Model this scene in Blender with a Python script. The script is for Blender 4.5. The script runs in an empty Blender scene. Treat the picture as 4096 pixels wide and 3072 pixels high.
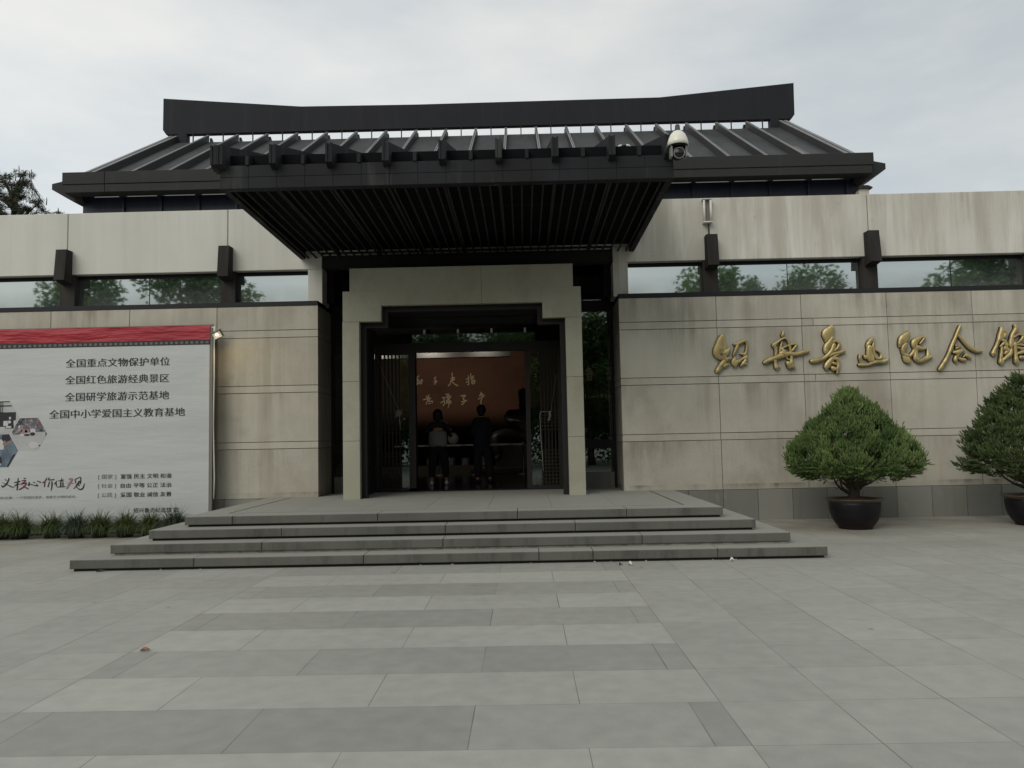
import bpy, bmesh, math, random
from math import sin, cos, pi, radians, sqrt, atan2
from mathutils import Vector, Matrix, noise as mnoise

S = bpy.context.scene
COL = S.collection

# ------------------------------------------------------------------ camera
cam_d = bpy.data.cameras.new('camera')
cam = bpy.data.objects.new('camera', cam_d)
COL.objects.link(cam)
S.camera = cam
PITCH, ROLL, YAW, CAM_H = 0.0703, -0.0203, -0.0135, 1.45
_f = Vector((sin(YAW)*cos(PITCH), cos(YAW)*cos(PITCH), sin(PITCH)))
_r = Vector((cos(YAW), -sin(YAW), 0)); _u = _r.cross(_f)
_r2 = _r*cos(ROLL) + _u*sin(ROLL); _u2 = _u*cos(ROLL) - _r*sin(ROLL)
cam.matrix_world = Matrix(((_r2.x, _u2.x, -_f.x, 0), (_r2.y, _u2.y, -_f.y, 0), (_r2.z, _u2.z, -_f.z, CAM_H), (0, 0, 0, 1)))
cam_d.sensor_width = 36.0
cam_d.lens = 3130.6/4096*36.0
cam_d.clip_start = 0.05
cam_d.clip_end = 2000.0

# ------------------------------------------------------------------ sky, sun, exposure
SUN_ELEV, SUN_AZ = radians(36), radians(-146)      # azimuth from +y towards +x: behind the camera, to its left
W = bpy.data.worlds.new('World'); S.world = W; W.use_nodes = True
wn, wl = W.node_tree.nodes, W.node_tree.links
wn.clear()
w_out = wn.new('ShaderNodeOutputWorld'); w_bg = wn.new('ShaderNodeBackground')
sky = wn.new('ShaderNodeTexSky'); sky.sky_type = 'NISHITA'; sky.sun_disc = False
sky.sun_elevation = SUN_ELEV; sky.sun_rotation = SUN_AZ; sky.air_density = 1.4; sky.dust_density = 4.0
w_tc = wn.new('ShaderNodeTexCoord')
w_map = wn.new('ShaderNodeMapping'); w_map.inputs['Scale'].default_value = (1.0, 1.0, 2.6); w_map.inputs['Rotation'].default_value = (0, 0.35, 0)
w_no = wn.new('ShaderNodeTexNoise'); w_no.inputs['Scale'].default_value = 2.3; w_no.inputs['Detail'].default_value = 6; w_no.inputs['Roughness'].default_value = 0.55
w_ramp = wn.new('ShaderNodeValToRGB')
# overcast veil: radiance of thin and thick cloud
w_ramp.color_ramp.elements[0].position = 0.32; w_ramp.color_ramp.elements[0].color = (4.65, 5.10, 5.40, 1)
w_ramp.color_ramp.elements[1].position = 0.66; w_ramp.color_ramp.elements[1].color = (6.75, 6.75, 6.55, 1)
w_mix = wn.new('ShaderNodeMix'); w_mix.data_type = 'RGBA'; w_mix.inputs[0].default_value = 0.93
wl.new(w_tc.outputs['Generated'], w_map.inputs['Vector'])
wl.new(w_map.outputs['Vector'], w_no.inputs['Vector'])
wl.new(w_no.outputs['Fac'], w_ramp.inputs['Fac'])
wl.new(sky.outputs['Color'], w_mix.inputs[6]); wl.new(w_ramp.outputs['Color'], w_mix.inputs[7])
# thinner, brighter cloud towards the lower left of the view
w_dot = wn.new('ShaderNodeVectorMath'); w_dot.operation = 'DOT_PRODUCT'; w_dot.inputs[1].default_value = (-0.75, 0.60, -1.40)
w_mr = wn.new('ShaderNodeMapRange'); w_mr.inputs['From Min'].default_value = -0.45; w_mr.inputs['From Max'].default_value = 0.55; w_mr.inputs['To Min'].default_value = 0.95; w_mr.inputs['To Max'].default_value = 1.22
w_sc = wn.new('ShaderNodeVectorMath'); w_sc.operation = 'SCALE'
wl.new(w_tc.outputs['Generated'], w_dot.inputs[0]); wl.new(w_dot.outputs['Value'], w_mr.inputs['Value']); wl.new(w_mr.outputs['Result'], w_sc.inputs['Scale'])
wl.new(w_mix.outputs[2], w_sc.inputs[0]); wl.new(w_sc.outputs['Vector'], w_bg.inputs['Color'])
w_bg.inputs['Strength'].default_value = 0.117
wl.new(w_bg.outputs['Background'], w_out.inputs['Surface'])

sun_d = bpy.data.lights.new('sun', 'SUN'); sun = bpy.data.objects.new('sun', sun_d); COL.objects.link(sun)
sun_d.energy = 1.5; sun_d.angle = radians(40); sun_d.color = (1.0, 0.96, 0.88)
sdir = Vector((sin(SUN_AZ)*cos(SUN_ELEV), cos(SUN_AZ)*cos(SUN_ELEV), sin(SUN_ELEV)))
sun.rotation_euler = sdir.to_track_quat('Z', 'Y').to_euler()
sun.location = sdir*60

S.view_settings.view_transform = 'Standard'; S.view_settings.look = 'None'
S.view_settings.exposure = 0.0; S.view_settings.gamma = 1.0; S.view_settings.use_curve_mapping = False
S.render.engine = 'CYCLES'
S.cycles.use_denoising = True
S.cycles.max_bounces = 8; S.cycles.transparent_max_bounces = 12
S.cycles.sample_clamp_indirect = 4.0

# ------------------------------------------------------------------ materials
def lin(c): return tuple(c)+(1.0,) if len(c) == 3 else tuple(c)

def mk(name, base, rough=0.7, metal=0.0, layers=(), bump=None, spec=0.4, rand=0.0, attr=None, emit=None, coord='Object', sub=0.0):
    """layers: (colour, (sx,sy,sz), detail, lo, hi, amount)   bump: (scale, strength, dist)"""
    m = bpy.data.materials.new(name); m.use_nodes = True
    nt = m.node_tree; n, l = nt.nodes, nt.links
    b = n['Principled BSDF']
    b.inputs['Roughness'].default_value = rough; b.inputs['Metallic'].default_value = metal
    b.inputs['Specular IOR Level'].default_value = spec
    tc = n.new('ShaderNodeTexCoord'); col = None
    rgb = n.new('ShaderNodeRGB'); rgb.outputs[0].default_value = lin(base); cur = rgb.outputs[0]
    for i, (c, sc, det, lo, hi, amt) in enumerate(layers):
        mp = n.new('ShaderNodeMapping'); mp.inputs['Scale'].default_value = sc; mp.inputs['Location'].default_value = (i*7.3+1.1, i*3.7, i*5.1)
        no = n.new('ShaderNodeTexNoise'); no.inputs['Scale'].default_value = 1.0; no.inputs['Detail'].default_value = det; no.inputs['Roughness'].default_value = 0.6
        mr = n.new('ShaderNodeMapRange'); mr.inputs['From Min'].default_value = lo; mr.inputs['From Max'].default_value = hi
        mr.inputs['To Min'].default_value = 0.0; mr.inputs['To Max'].default_value = amt
        mx = n.new('ShaderNodeMix'); mx.data_type = 'RGBA'
        l.new(tc.outputs[coord], mp.inputs['Vector']); l.new(mp.outputs['Vector'], no.inputs['Vector']); l.new(no.outputs['Fac'], mr.inputs['Value'])
        l.new(mr.outputs['Result'], mx.inputs[0]); l.new(cur, mx.inputs[6]); mx.inputs[7].default_value = lin(c); cur = mx.outputs[2]
    if rand:
        oi = n.new('ShaderNodeObjectInfo'); mr = n.new('ShaderNodeMapRange'); mr.inputs['To Min'].default_value = 1-rand; mr.inputs['To Max'].default_value = 1+rand
        hs = n.new('ShaderNodeHueSaturation'); l.new(oi.outputs['Random'], mr.inputs['Value']); l.new(mr.outputs['Result'], hs.inputs['Value']); l.new(cur, hs.inputs['Color']); cur = hs.outputs['Color']
    if attr:   # per-leaf natural variation of hue and lightness; juniper inner shade too
        at = n.new('ShaderNodeAttribute'); at.attribute_name = 'tone'
        mx = n.new('ShaderNodeMix'); mx.data_type = 'RGBA'; l.new(at.outputs['Fac'], mx.inputs[0]); l.new(cur, mx.inputs[6]); mx.inputs[7].default_value = lin(attr); cur = mx.outputs[2]
    l.new(cur, b.inputs['Base Color'])
    if bump:
        sc, st, dist = bump
        no = n.new('ShaderNodeTexNoise'); no.inputs['Detail'].default_value = 5
        mp = n.new('ShaderNodeMapping'); mp.inputs['Scale'].default_value = sc if isinstance(sc, tuple) else (sc, sc, sc)
        no.inputs['Scale'].default_value = 1.0
        bp = n.new('ShaderNodeBump'); bp.inputs['Strength'].default_value = st; bp.inputs['Distance'].default_value = dist
        l.new(tc.outputs[coord], mp.inputs['Vector']); l.new(mp.outputs['Vector'], no.inputs['Vector']); l.new(no.outputs['Fac'], bp.inputs['Height']); l.new(bp.outputs['Normal'], b.inputs['Normal'])
    if sub:
        b.inputs['Transmission Weight'].default_value = 0.0
        b.inputs['Subsurface Weight'].default_value = sub
    if emit:
        b.inputs['Emission Color'].default_value = lin(emit[0]); b.inputs['Emission Strength'].default_value = emit[1]
    return m

def glass(name, tint, refl, dark, rough=0.02, see=0.0, wob=0.0, dust=None):
    """tinted architectural glazing: mirror reflection over a dark body, optionally see-through"""
    m = bpy.data.materials.new(name); m.use_nodes = True
    n, l = m.node_tree.nodes, m.node_tree.links
    n.remove(n['Principled BSDF']); out = n['Material Output']
    g = n.new('ShaderNodeBsdfGlossy'); g.inputs['Color'].default_value = lin(tint); g.inputs['Roughness'].default_value = rough
    body = n.new('ShaderNodeBsdfTransparent') if see else n.new('ShaderNodeBsdfDiffuse')
    body.inputs['Color'].default_value = lin((see*0.9, see, see*0.95)) if see else lin(dark)
    mx = n.new('ShaderNodeMixShader')
    fr = n.new('ShaderNodeLayerWeight'); fr.inputs['Blend'].default_value = 0.5
    mr = n.new('ShaderNodeMapRange'); mr.inputs['To Min'].default_value = refl; mr.inputs['To Max'].default_value = min(1, refl+0.5)
    pw = n.new('ShaderNodeMath'); pw.operation = 'POWER'; pw.inputs[1].default_value = 3
    l.new(fr.outputs['Facing'], pw.inputs[0]); l.new(pw.outputs[0], mr.inputs['Value']); l.new(mr.outputs['Result'], mx.inputs[0])
    l.new(body.outputs[0], mx.inputs[1]); l.new(g.outputs[0], mx.inputs[2]); l.new(mx.outputs[0], out.inputs['Surface'])
    if dust:   # dust film that settles on the lower edge of the panes (z range) and in smears
        tc = n.new('ShaderNodeTexCoord'); ge = n.new('ShaderNodeNewGeometry'); sp = n.new('ShaderNodeSeparateXYZ'); l.new(ge.outputs['Position'], sp.inputs[0])
        zr = n.new('ShaderNodeMapRange'); zr.inputs['From Min'].default_value = dust[0]; zr.inputs['From Max'].default_value = dust[1]; zr.inputs['To Min'].default_value = 0.75; zr.inputs['To Max'].default_value = 0.04
        l.new(sp.outputs['Z'], zr.inputs['Value'])
        no = n.new('ShaderNodeTexNoise'); no.inputs['Scale'].default_value = 2.2; no.inputs['Detail'].default_value = 5; l.new(tc.outputs['Object'], no.inputs['Vector'])
        mu = n.new('ShaderNodeMath'); mu.operation = 'MULTIPLY'; l.new(zr.outputs[0], mu.inputs[0]); l.new(no.outputs['Fac'], mu.inputs[1])
        df = n.new('ShaderNodeBsdfDiffuse'); df.inputs['Color'].default_value = (0.16, 0.175, 0.165, 1)
        m2 = n.new('ShaderNodeMixShader'); l.new(mu.outputs[0], m2.inputs[0]); l.new(mx.outputs[0], m2.inputs[1]); l.new(df.outputs[0], m2.inputs[2]); l.new(m2.outputs[0], out.inputs['Surface'])
    if wob:
        tc = n.new('ShaderNodeTexCoord'); no = n.new('ShaderNodeTexNoise'); no.inputs['Scale'].default_value = 1.3
        bp = n.new('ShaderNodeBump'); bp.inputs['Strength'].default_value = wob; bp.inputs['Distance'].default_value = 0.01
        l.new(tc.outputs['Object'], no.inputs['Vector']); l.new(no.outputs['Fac'], bp.inputs['Height']); l.new(bp.outputs['Normal'], g.inputs['Normal'])
    return m

M = {}
M['concrete'] = mk('pale_concrete', (0.585, 0.58, 0.53), 0.85, spec=0.2, layers=[
    ((0.51, 0.505, 0.455), (0.7, 0.7, 0.5), 4, 0.42, 0.62, 0.6), ((0.46, 0.455, 0.40), (3.2, 3.2, 0.10), 3, 0.5, 0.72, 0.45), ((0.64, 0.635, 0.585), (5, 5, 0.2), 2, 0.55, 0.75, 0.4)], bump=(60, 0.15, 0.004))
M['concrete_stained'] = mk('stained_concrete', (0.57, 0.56, 0.505), 0.87, spec=0.2, layers=[
    ((0.45, 0.435, 0.375), (0.9, 0.9, 0.5), 5, 0.42, 0.62, 0.6), ((0.38, 0.36, 0.30), (2.6, 2.6, 0.30), 6, 0.50, 0.66, 0.7), ((0.67, 0.66, 0.60), (3.1, 3.1, 0.34), 5, 0.54, 0.68, 0.7),
    ((0.24, 0.22, 0.18), (9, 9, 5), 4, 0.66, 0.78, 0.5), ((0.34, 0.32, 0.265), (11, 11, 0.55), 5, 0.54, 0.72, 0.45)], bump=(60, 0.2, 0.004))
M['stone'] = mk('beige_stone', (0.40, 0.378, 0.315), 0.84, spec=0.2, attr=(0.51, 0.49, 0.42), layers=[
    ((0.49, 0.475, 0.41), (0.8, 0.8, 0.9), 5, 0.40, 0.60, 0.9), ((0.27, 0.243, 0.195), (1.3, 1.3, 0.8), 6, 0.50, 0.68, 0.7), ((0.27, 0.24, 0.19), (4.2, 4.2, 0.20), 4, 0.52, 0.70, 0.6), ((0.20, 0.175, 0.13), (2.1, 2.1, 2.6), 7, 0.60, 0.74, 0.5),
    ((0.30, 0.27, 0.21), (60, 60, 60), 2, 0.40, 0.70, 0.4)], bump=(90, 0.2, 0.003))
def drips(m, joints, reach, col, amt, sx=5.5):
    # water stains that run down from the horizontal joints in ragged streaks
    n, l = m.node_tree.nodes, m.node_tree.links; b = n['Principled BSDF']; cur = b.inputs['Base Color'].links[0].from_socket
    ge = n.new('ShaderNodeNewGeometry'); sp = n.new('ShaderNodeSeparateXYZ'); l.new(ge.outputs['Position'], sp.inputs[0])
    def mth(o, a, c=None):
        q = n.new('ShaderNodeMath'); q.operation = o
        for i, v in enumerate((a, c)):
            if v is None: continue
            if isinstance(v, (int, float)): q.inputs[i].default_value = v
            else: l.new(v, q.inputs[i])
        return q.outputs[0]
    acc = None
    for j in joints:
        d = mth('SUBTRACT', j, sp.outputs['Z']); f = n.new('ShaderNodeMapRange'); f.inputs['From Min'].default_value = 0.0; f.inputs['From Max'].default_value = reach; f.inputs['To Min'].default_value = 1.0; f.inputs['To Max'].default_value = 0.0
        l.new(d, f.inputs['Value']); g = mth('MULTIPLY', f.outputs[0], mth('GREATER_THAN', d, 0.0)); acc = g if acc is None else mth('MAXIMUM', acc, g)
    mp = n.new('ShaderNodeMapping'); mp.inputs['Scale'].default_value = (sx, sx, 0.35); no = n.new('ShaderNodeTexNoise'); no.inputs['Scale'].default_value = 1.0; no.inputs['Detail'].default_value = 6; no.inputs['Roughness'].default_value = 0.65
    l.new(ge.outputs['Position'], mp.inputs['Vector']); l.new(mp.outputs[0], no.inputs['Vector'])
    k = mth('MULTIPLY', mth('ADD', no.outputs['Fac'], -0.42), 3.2); k = mth('MULTIPLY', mth('MAXIMUM', k, 0.0), acc); n5 = n.new('ShaderNodeTexNoise'); n5.inputs['Scale'].default_value = 0.75; n5.inputs['Detail'].default_value = 2; l.new(ge.outputs['Position'], n5.inputs['Vector']); k = mth('MULTIPLY', k, mth('MAXIMUM', mth('MULTIPLY', mth('ADD', n5.outputs['Fac'], -0.36), 4.2), 0.0)); k = mth('MINIMUM', mth('MULTIPLY', k, amt), 0.75)
    mx = n.new('ShaderNodeMix'); mx.data_type = 'RGBA'; l.new(k, mx.inputs[0]); l.new(cur, mx.inputs[6]); mx.inputs[7].default_value = lin(col); l.new(mx.outputs[2], b.inputs['Base Color'])
drips(M['stone'], (3.84, 3.294, 2.333, 1.368), 0.80, (0.21, 0.19, 0.15), 1.0, 3.6)
drips(M['stone'], (0.62,), 0.12, (0.13, 0.115, 0.09), 1.6, 3.0)
drips(M['concrete_stained'], (5.66,), 1.1, (0.36, 0.34, 0.285), 1.0, 4.0)
drips(M['concrete'], (5.66,), 0.8, (0.47, 0.46, 0.41), 0.7, 4.0)
M['portal'] = mk('portal_stone', (0.325, 0.318, 0.248), 0.8, spec=0.25, layers=[
    ((0.385, 0.385, 0.31), (0.9, 0.9, 1.2), 4, 0.42, 0.62, 0.7), ((0.225, 0.215, 0.16), (2.2, 2.2, 1.4), 5, 0.52, 0.72, 0.5), ((0.24, 0.235, 0.18), (70, 70, 70), 2, 0.40, 0.70, 0.4)], bump=(90, 0.2, 0.003))
M['plinth'] = mk('grey_plinth_stone', (0.165, 0.166, 0.148), 0.8, attr=(0.29, 0.285, 0.25), layers=[
    ((0.15, 0.15, 0.13), (1.7, 1.7, 1.0), 5, 0.42, 0.62, 0.8), ((0.30, 0.29, 0.25), (3.1, 3.1, 2.3), 5, 0.62, 0.76, 0.6), ((0.11, 0.105, 0.09), (6, 6, 0.5), 4, 0.56, 0.74, 0.6)], bump=(70, 0.25, 0.004))
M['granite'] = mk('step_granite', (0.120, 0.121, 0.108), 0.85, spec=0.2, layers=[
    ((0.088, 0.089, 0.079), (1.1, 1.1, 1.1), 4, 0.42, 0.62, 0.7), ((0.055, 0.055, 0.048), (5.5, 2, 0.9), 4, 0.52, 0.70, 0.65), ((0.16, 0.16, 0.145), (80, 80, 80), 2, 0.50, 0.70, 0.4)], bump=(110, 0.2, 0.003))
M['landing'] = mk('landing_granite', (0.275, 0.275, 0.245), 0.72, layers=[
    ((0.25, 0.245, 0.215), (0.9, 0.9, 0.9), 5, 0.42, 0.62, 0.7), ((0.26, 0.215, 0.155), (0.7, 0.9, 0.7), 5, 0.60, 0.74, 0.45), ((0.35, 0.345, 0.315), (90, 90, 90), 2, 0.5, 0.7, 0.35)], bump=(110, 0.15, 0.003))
M['joint'] = mk('wall_joint_mortar', (0.11, 0.10, 0.082), 0.95)
M['gap'] = mk('dark_gap', (0.018, 0.018, 0.016), 0.95)
M['mortar'] = mk('crumbling_mortar', (0.42, 0.42, 0.38), 0.95, layers=[((0.24, 0.24, 0.21), (9, 9, 9), 4, 0.45, 0.6, 0.8)], bump=(50, 0.5, 0.01))
M['roof_dark'] = mk('dark_roof_granite', (0.0165, 0.018, 0.0225), 0.7, spec=0.2, layers=[((0.014, 0.014, 0.017), (0.8, 0.8, 0.5), 4, 0.45, 0.65, 0.7), ((0.032, 0.032, 0.033), (6, 6, 0.4), 3, 0.55, 0.75, 0.4)], bump=(60, 0.1, 0.003))
M['eave'] = mk('grey_eave_cladding', (0.0285, 0.0285, 0.0295), 0.72, spec=0.25, layers=[((0.022, 0.022, 0.023), (0.6, 0.6, 1.4), 4, 0.45, 0.65, 0.7), ((0.05, 0.048, 0.045), (5, 5, 0.5), 3, 0.58, 0.76, 0.4)], bump=(60, 0.1, 0.003))
M['roof_sheet'] = mk('weathered_roof_sheet', (0.048, 0.052, 0.053), 0.6, spec=0.3, layers=[((0.028, 0.030, 0.032), (1.2, 0.8, 0.8), 5, 0.42, 0.62, 0.8), ((0.095, 0.098, 0.095), (4, 0.6, 0.6), 4, 0.56, 0.74, 0.4)], bump=(40, 0.1, 0.004))
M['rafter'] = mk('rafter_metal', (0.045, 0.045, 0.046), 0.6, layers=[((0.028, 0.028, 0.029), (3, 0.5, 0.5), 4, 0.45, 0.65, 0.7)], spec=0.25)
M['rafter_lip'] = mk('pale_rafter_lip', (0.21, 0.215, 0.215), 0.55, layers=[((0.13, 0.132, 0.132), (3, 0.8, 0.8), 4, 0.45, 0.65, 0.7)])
M['navy'] = mk('navy_clerestory_cladding', (0.012, 0.016, 0.036), 0.45, layers=[((0.022, 0.028, 0.055), (4, 4, 0.12), 3, 0.48, 0.7, 0.8)])
M['canopy'] = mk('dark_canopy_cladding', (0.0155, 0.0168, 0.0198), 0.68, spec=0.2, layers=[((0.010, 0.010, 0.012), (1.2, 1.2, 0.7), 4, 0.42, 0.62, 0.8), ((0.085, 0.085, 0.082), (2.7, 2.7, 0.30), 4, 0.54, 0.72, 0.65), ((0.012, 0.012, 0.013), (5, 5, 0.4), 4, 0.55, 0.72, 0.6)], bump=(50, 0.1, 0.003))
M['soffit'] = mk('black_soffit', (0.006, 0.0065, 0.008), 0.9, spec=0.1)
M['slat'] = mk('dark_slat', (0.032, 0.031, 0.029), 0.8, spec=0.15, layers=[((0.022, 0.021, 0.019), (1, 4, 1), 4, 0.45, 0.65, 0.8), ((0.12, 0.11, 0.10), (9, 5, 9), 4, 0.66, 0.78, 0.5)])
M['black_metal'] = mk('black_metal', (0.010, 0.0098, 0.011), 0.6, spec=0.25)
M['frame'] = mk('dark_bronze_frame', (0.020, 0.0175, 0.017), 0.55, spec=0.25, layers=[((0.013, 0.0115, 0.0115), (3, 3, 0.6), 3, 0.45, 0.65, 0.7)])
M['bracket'] = mk('dark_bracket_stone', (0.033, 0.030, 0.027), 0.8, spec=0.2, layers=[((0.020, 0.019, 0.018), (7, 7, 0.5), 4, 0.42, 0.62, 0.8), ((0.07, 0.062, 0.052), (3, 3, 1), 4, 0.6, 0.75, 0.4)], bump=(70, 0.2, 0.003))
M['column'] = mk('window_column_stone', (0.042, 0.037, 0.033), 0.75, spec=0.2, layers=[((0.027, 0.025, 0.023), (8, 8, 0.6), 4, 0.42, 0.62, 0.8)])
M['ledge'] = mk('black_ledge', (0.016, 0.016, 0.018), 0.6, spec=0.25)
M['window'] = glass('reflective_window', (0.88, 0.98, 0.98), 0.60, (0.035, 0.045, 0.045), 0.022, wob=0.08, dust=(3.92, 4.32))
M['clear'] = glass('door_glass', (0.85, 0.95, 0.92), 0.11, (0, 0, 0), 0.01, see=0.6)
M['lattice'] = mk('brown_lattice', (0.026, 0.023, 0.018), 0.7, spec=0.15, layers=[((0.018, 0.015, 0.012), (4, 4, 2), 3, 0.45, 0.65, 0.6)])
M['hall_dark'] = mk('dark_hall_wall', (0.045, 0.035, 0.026), 0.8)
M['hall_pale'] = mk('pale_ceiling_edge', (0.11, 0.11, 0.105), 0.7)
M['hall_floor'] = mk('polished_hall_floor', (0.030, 0.032, 0.030), 0.12, layers=[((0.045, 0.047, 0.044), (1.4, 1.4, 1.4), 4, 0.45, 0.65, 0.6)], spec=0.5)
M['mural'] = mk('orange_mural_wall', (0.185, 0.096, 0.064), 0.9, spec=0.08, layers=[((0.12, 0.066, 0.047), (0.5, 0.5, 0.7), 4, 0.42, 0.65, 0.8), ((0.25, 0.115, 0.065), (0.8, 0.8, 3), 4, 0.55, 0.75, 0.5)], bump=(12, 0.3, 0.02))
M['gold'] = mk('worn_gold', (0.42, 0.325, 0.145), 0.40, metal=0.5, layers=[((0.55, 0.47, 0.22), (2.5, 2.5, 3), 3, 0.48, 0.66, 0.8), ((0.20, 0.155, 0.085), (5, 5, 7), 4, 0.54, 0.70, 0.75)], bump=(30, 0.1, 0.003))
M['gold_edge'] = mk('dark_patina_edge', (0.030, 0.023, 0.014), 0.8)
M['canvas'] = mk('white_banner_canvas', (0.47, 0.49, 0.485), 0.5, spec=0.3, layers=[((0.42, 0.44, 0.435), (0.6, 0.6, 1.5), 4, 0.45, 0.65, 0.6)], bump=((1.6, 1.6, 2.6), 0.35, 0.06))
M['red_cloth'] = mk('red_banner_cloth', (0.33, 0.018, 0.030), 0.55, layers=[((0.25, 0.012, 0.022), (0.9, 0.9, 2), 4, 0.45, 0.65, 0.6)], bump=((1.3, 1.3, 3.6), 0.8, 0.12))
for q_ in M['red_cloth'].node_tree.nodes:
    if q_.type == 'MAPPING' and abs(q_.inputs['Scale'].default_value[2]-3.6) < 0.01: q_.inputs['Rotation'].default_value = (0, radians(-28), 0); q_.inputs['Scale'].default_value = (0.9, 1.0, 6.0)
for q_ in M['canvas'].node_tree.nodes:
    if q_.type == 'MAPPING' and abs(q_.inputs['Scale'].default_value[2]-2.6) < 0.01: q_.inputs['Rotation'].default_value = (0, radians(-22), 0); q_.inputs['Scale'].default_value = (0.6, 1.0, 3.4)
M['film'] = mk('grey_film_strip', (0.018, 0.0185, 0.019), 0.6)
M['film_hole'] = mk('film_hole_grey', (0.12, 0.125, 0.12), 0.6, layers=[((0.09, 0.095, 0.095), (60, 60, 60), 3, 0.45, 0.6, 0.8)])
M['ink'] = mk('black_ink', (0.022, 0.023, 0.024), 0.6)
M['ink_grey'] = mk('grey_ink', (0.15, 0.15, 0.155), 0.6)
M['ink_red'] = mk('crimson_ink', (0.16, 0.012, 0.035), 0.6, layers=[((0.035, 0.02, 0.025), (14, 14, 14), 2, 0.45, 0.65, 0.7)])
M['ink_pink'] = mk('greyish_pink_ink', (0.28, 0.16, 0.165), 0.6)
M['terracotta'] = mk('dark_glazed_pot', (0.0065, 0.006, 0.0085), 0.45, layers=[((0.019, 0.010, 0.009), (2.5, 2.5, 5), 4, 0.45, 0.65, 0.7)], spec=0.25, bump=((3, 3, 14), 0.12, 0.01))
M['rim'] = mk('brown_pot_rim', (0.10, 0.075, 0.058), 0.55, layers=[((0.05, 0.035, 0.03), (8, 8, 8), 4, 0.45, 0.65, 0.7)])
M['soil'] = mk('reddish_soil', (0.075, 0.045, 0.032), 0.95, bump=(40, 0.8, 0.02))
M['bark'] = mk('brown_bark', (0.050, 0.036, 0.027), 0.9, layers=[((0.085, 0.065, 0.05), (14, 14, 3), 4, 0.5, 0.7, 0.7)], bump=((30, 30, 6), 0.6, 0.02))
M['juniper'] = mk('juniper_foliage', (0.062, 0.118, 0.036), 0.75, attr=(0.25, 0.33, 0.125), spec=0.15)
M['juniper_dark'] = mk('dark_juniper_foliage', (0.044, 0.074, 0.028), 0.7, attr=(0.16, 0.21, 0.085), spec=0.2)
M['grass'] = mk('grass_blades', (0.040, 0.068, 0.024), 0.65, attr=(0.15, 0.19, 0.068), spec=0.2)
M['grass_blue'] = mk('bluish_grass_blades', (0.040, 0.062, 0.040), 0.65, attr=(0.12, 0.155, 0.105), spec=0.2)
M['nursery_pot'] = mk('black_nursery_pot', (0.020, 0.018, 0.016), 0.7)
M['leaf'] = mk('tree_leaves', (0.085, 0.145, 0.050), 0.6, attr=(0.19, 0.29, 0.10), spec=0.3)
M['needle'] = mk('pine_needles', (0.020, 0.028, 0.014), 0.7, attr=(0.050, 0.062, 0.026), spec=0.2)
M['candle'] = mk('pine_candle', (0.15, 0.13, 0.09), 0.8)
M['vine'] = mk('dry_vine', (0.07, 0.062, 0.05), 0.9)
M['white_paint'] = mk('aged_white_paint', (0.62, 0.62, 0.57), 0.5, layers=[((0.5, 0.49, 0.43), (9, 9, 5), 4, 0.5, 0.7, 0.6)])
M['cctv_white'] = mk('cream_plastic', (0.72, 0.71, 0.62), 0.35)
M['cctv_grey'] = mk('grey_plastic', (0.20, 0.20, 0.195), 0.45)
M['cctv_black'] = mk('black_plastic', (0.010, 0.010, 0.012), 0.25)
M['cable'] = mk('grey_cable', (0.07, 0.07, 0.065), 0.7)
M['rope'] = mk('white_cord', (0.30, 0.30, 0.27), 0.9)
M['mural_gold'] = mk('pale_gold_relief', (0.66, 0.56, 0.36), 0.45)
M['steel'] = mk('brushed_steel', (0.55, 0.55, 0.55), 0.3, metal=1.0)
M['belt'] = mk('grey_white_belt', (0.80, 0.80, 0.80), 0.6)
M['porcelain'] = mk('blue_white_porcelain', (0.30, 0.32, 0.38), 0.3, layers=[((0.04, 0.06, 0.14), (26, 26, 22), 3, 0.48, 0.54, 1.0)])
M['bronze'] = mk('dark_bronze', (0.055, 0.050, 0.043), 0.42, metal=0.5, layers=[((0.085, 0.078, 0.066), (3, 3, 3), 4, 0.45, 0.65, 0.6)])
M['skin'] = mk('skin', (0.36, 0.21, 0.15), 0.6)
M['hair'] = mk('black_hair', (0.010, 0.009, 0.008), 0.6, bump=((60, 60, 8), 0.3, 0.01))
M['navy_cloth'] = mk('navy_jacket_cloth', (0.007, 0.009, 0.016), 0.85, bump=(25, 0.3, 0.01))
M['black_cloth'] = mk('black_cloth', (0.010, 0.010, 0.011), 0.9)
M['dark_knit'] = mk('dark_brown_knit', (0.022, 0.017, 0.015), 0.9)
M['shoe'] = mk('white_shoe', (0.62, 0.62, 0.60), 0.6)
M['straw'] = mk('cream_hat_cloth', (0.26, 0.245, 0.20), 0.85)
M['dry_leaf'] = mk('dry_leaf', (0.30, 0.14, 0.07), 0.8, layers=[((0.14, 0.07, 0.04), (40, 40, 40), 3, 0.45, 0.6, 0.8)])
M['petal'] = mk('pale_petal', (0.66, 0.65, 0.58), 0.7)
M['dark_leaf'] = mk('dark_leaf', (0.03, 0.028, 0.024), 0.8)
M['lamp_glass'] = mk('lit_lamp_glass', (0.8, 0.75, 0.6), 0.3, emit=((1.0, 0.85, 0.55), 0.22))
M['bulb'] = mk('glowing_bulb', (1, 1, 1), 0.3, emit=((1.0, 0.90, 0.66), 14.0))
M['lamp_grey'] = mk('grey_lamp_housing', (0.17, 0.155, 0.13), 0.5)
M['gold_text'] = mk('dull_gold_text', (0.16, 0.13, 0.06), 0.5)
M['spot_bulb'] = mk('spot_bulb', (1, 1, 1), 0.3, emit=((1.0, 0.92, 0.8), 12.0))

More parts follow.
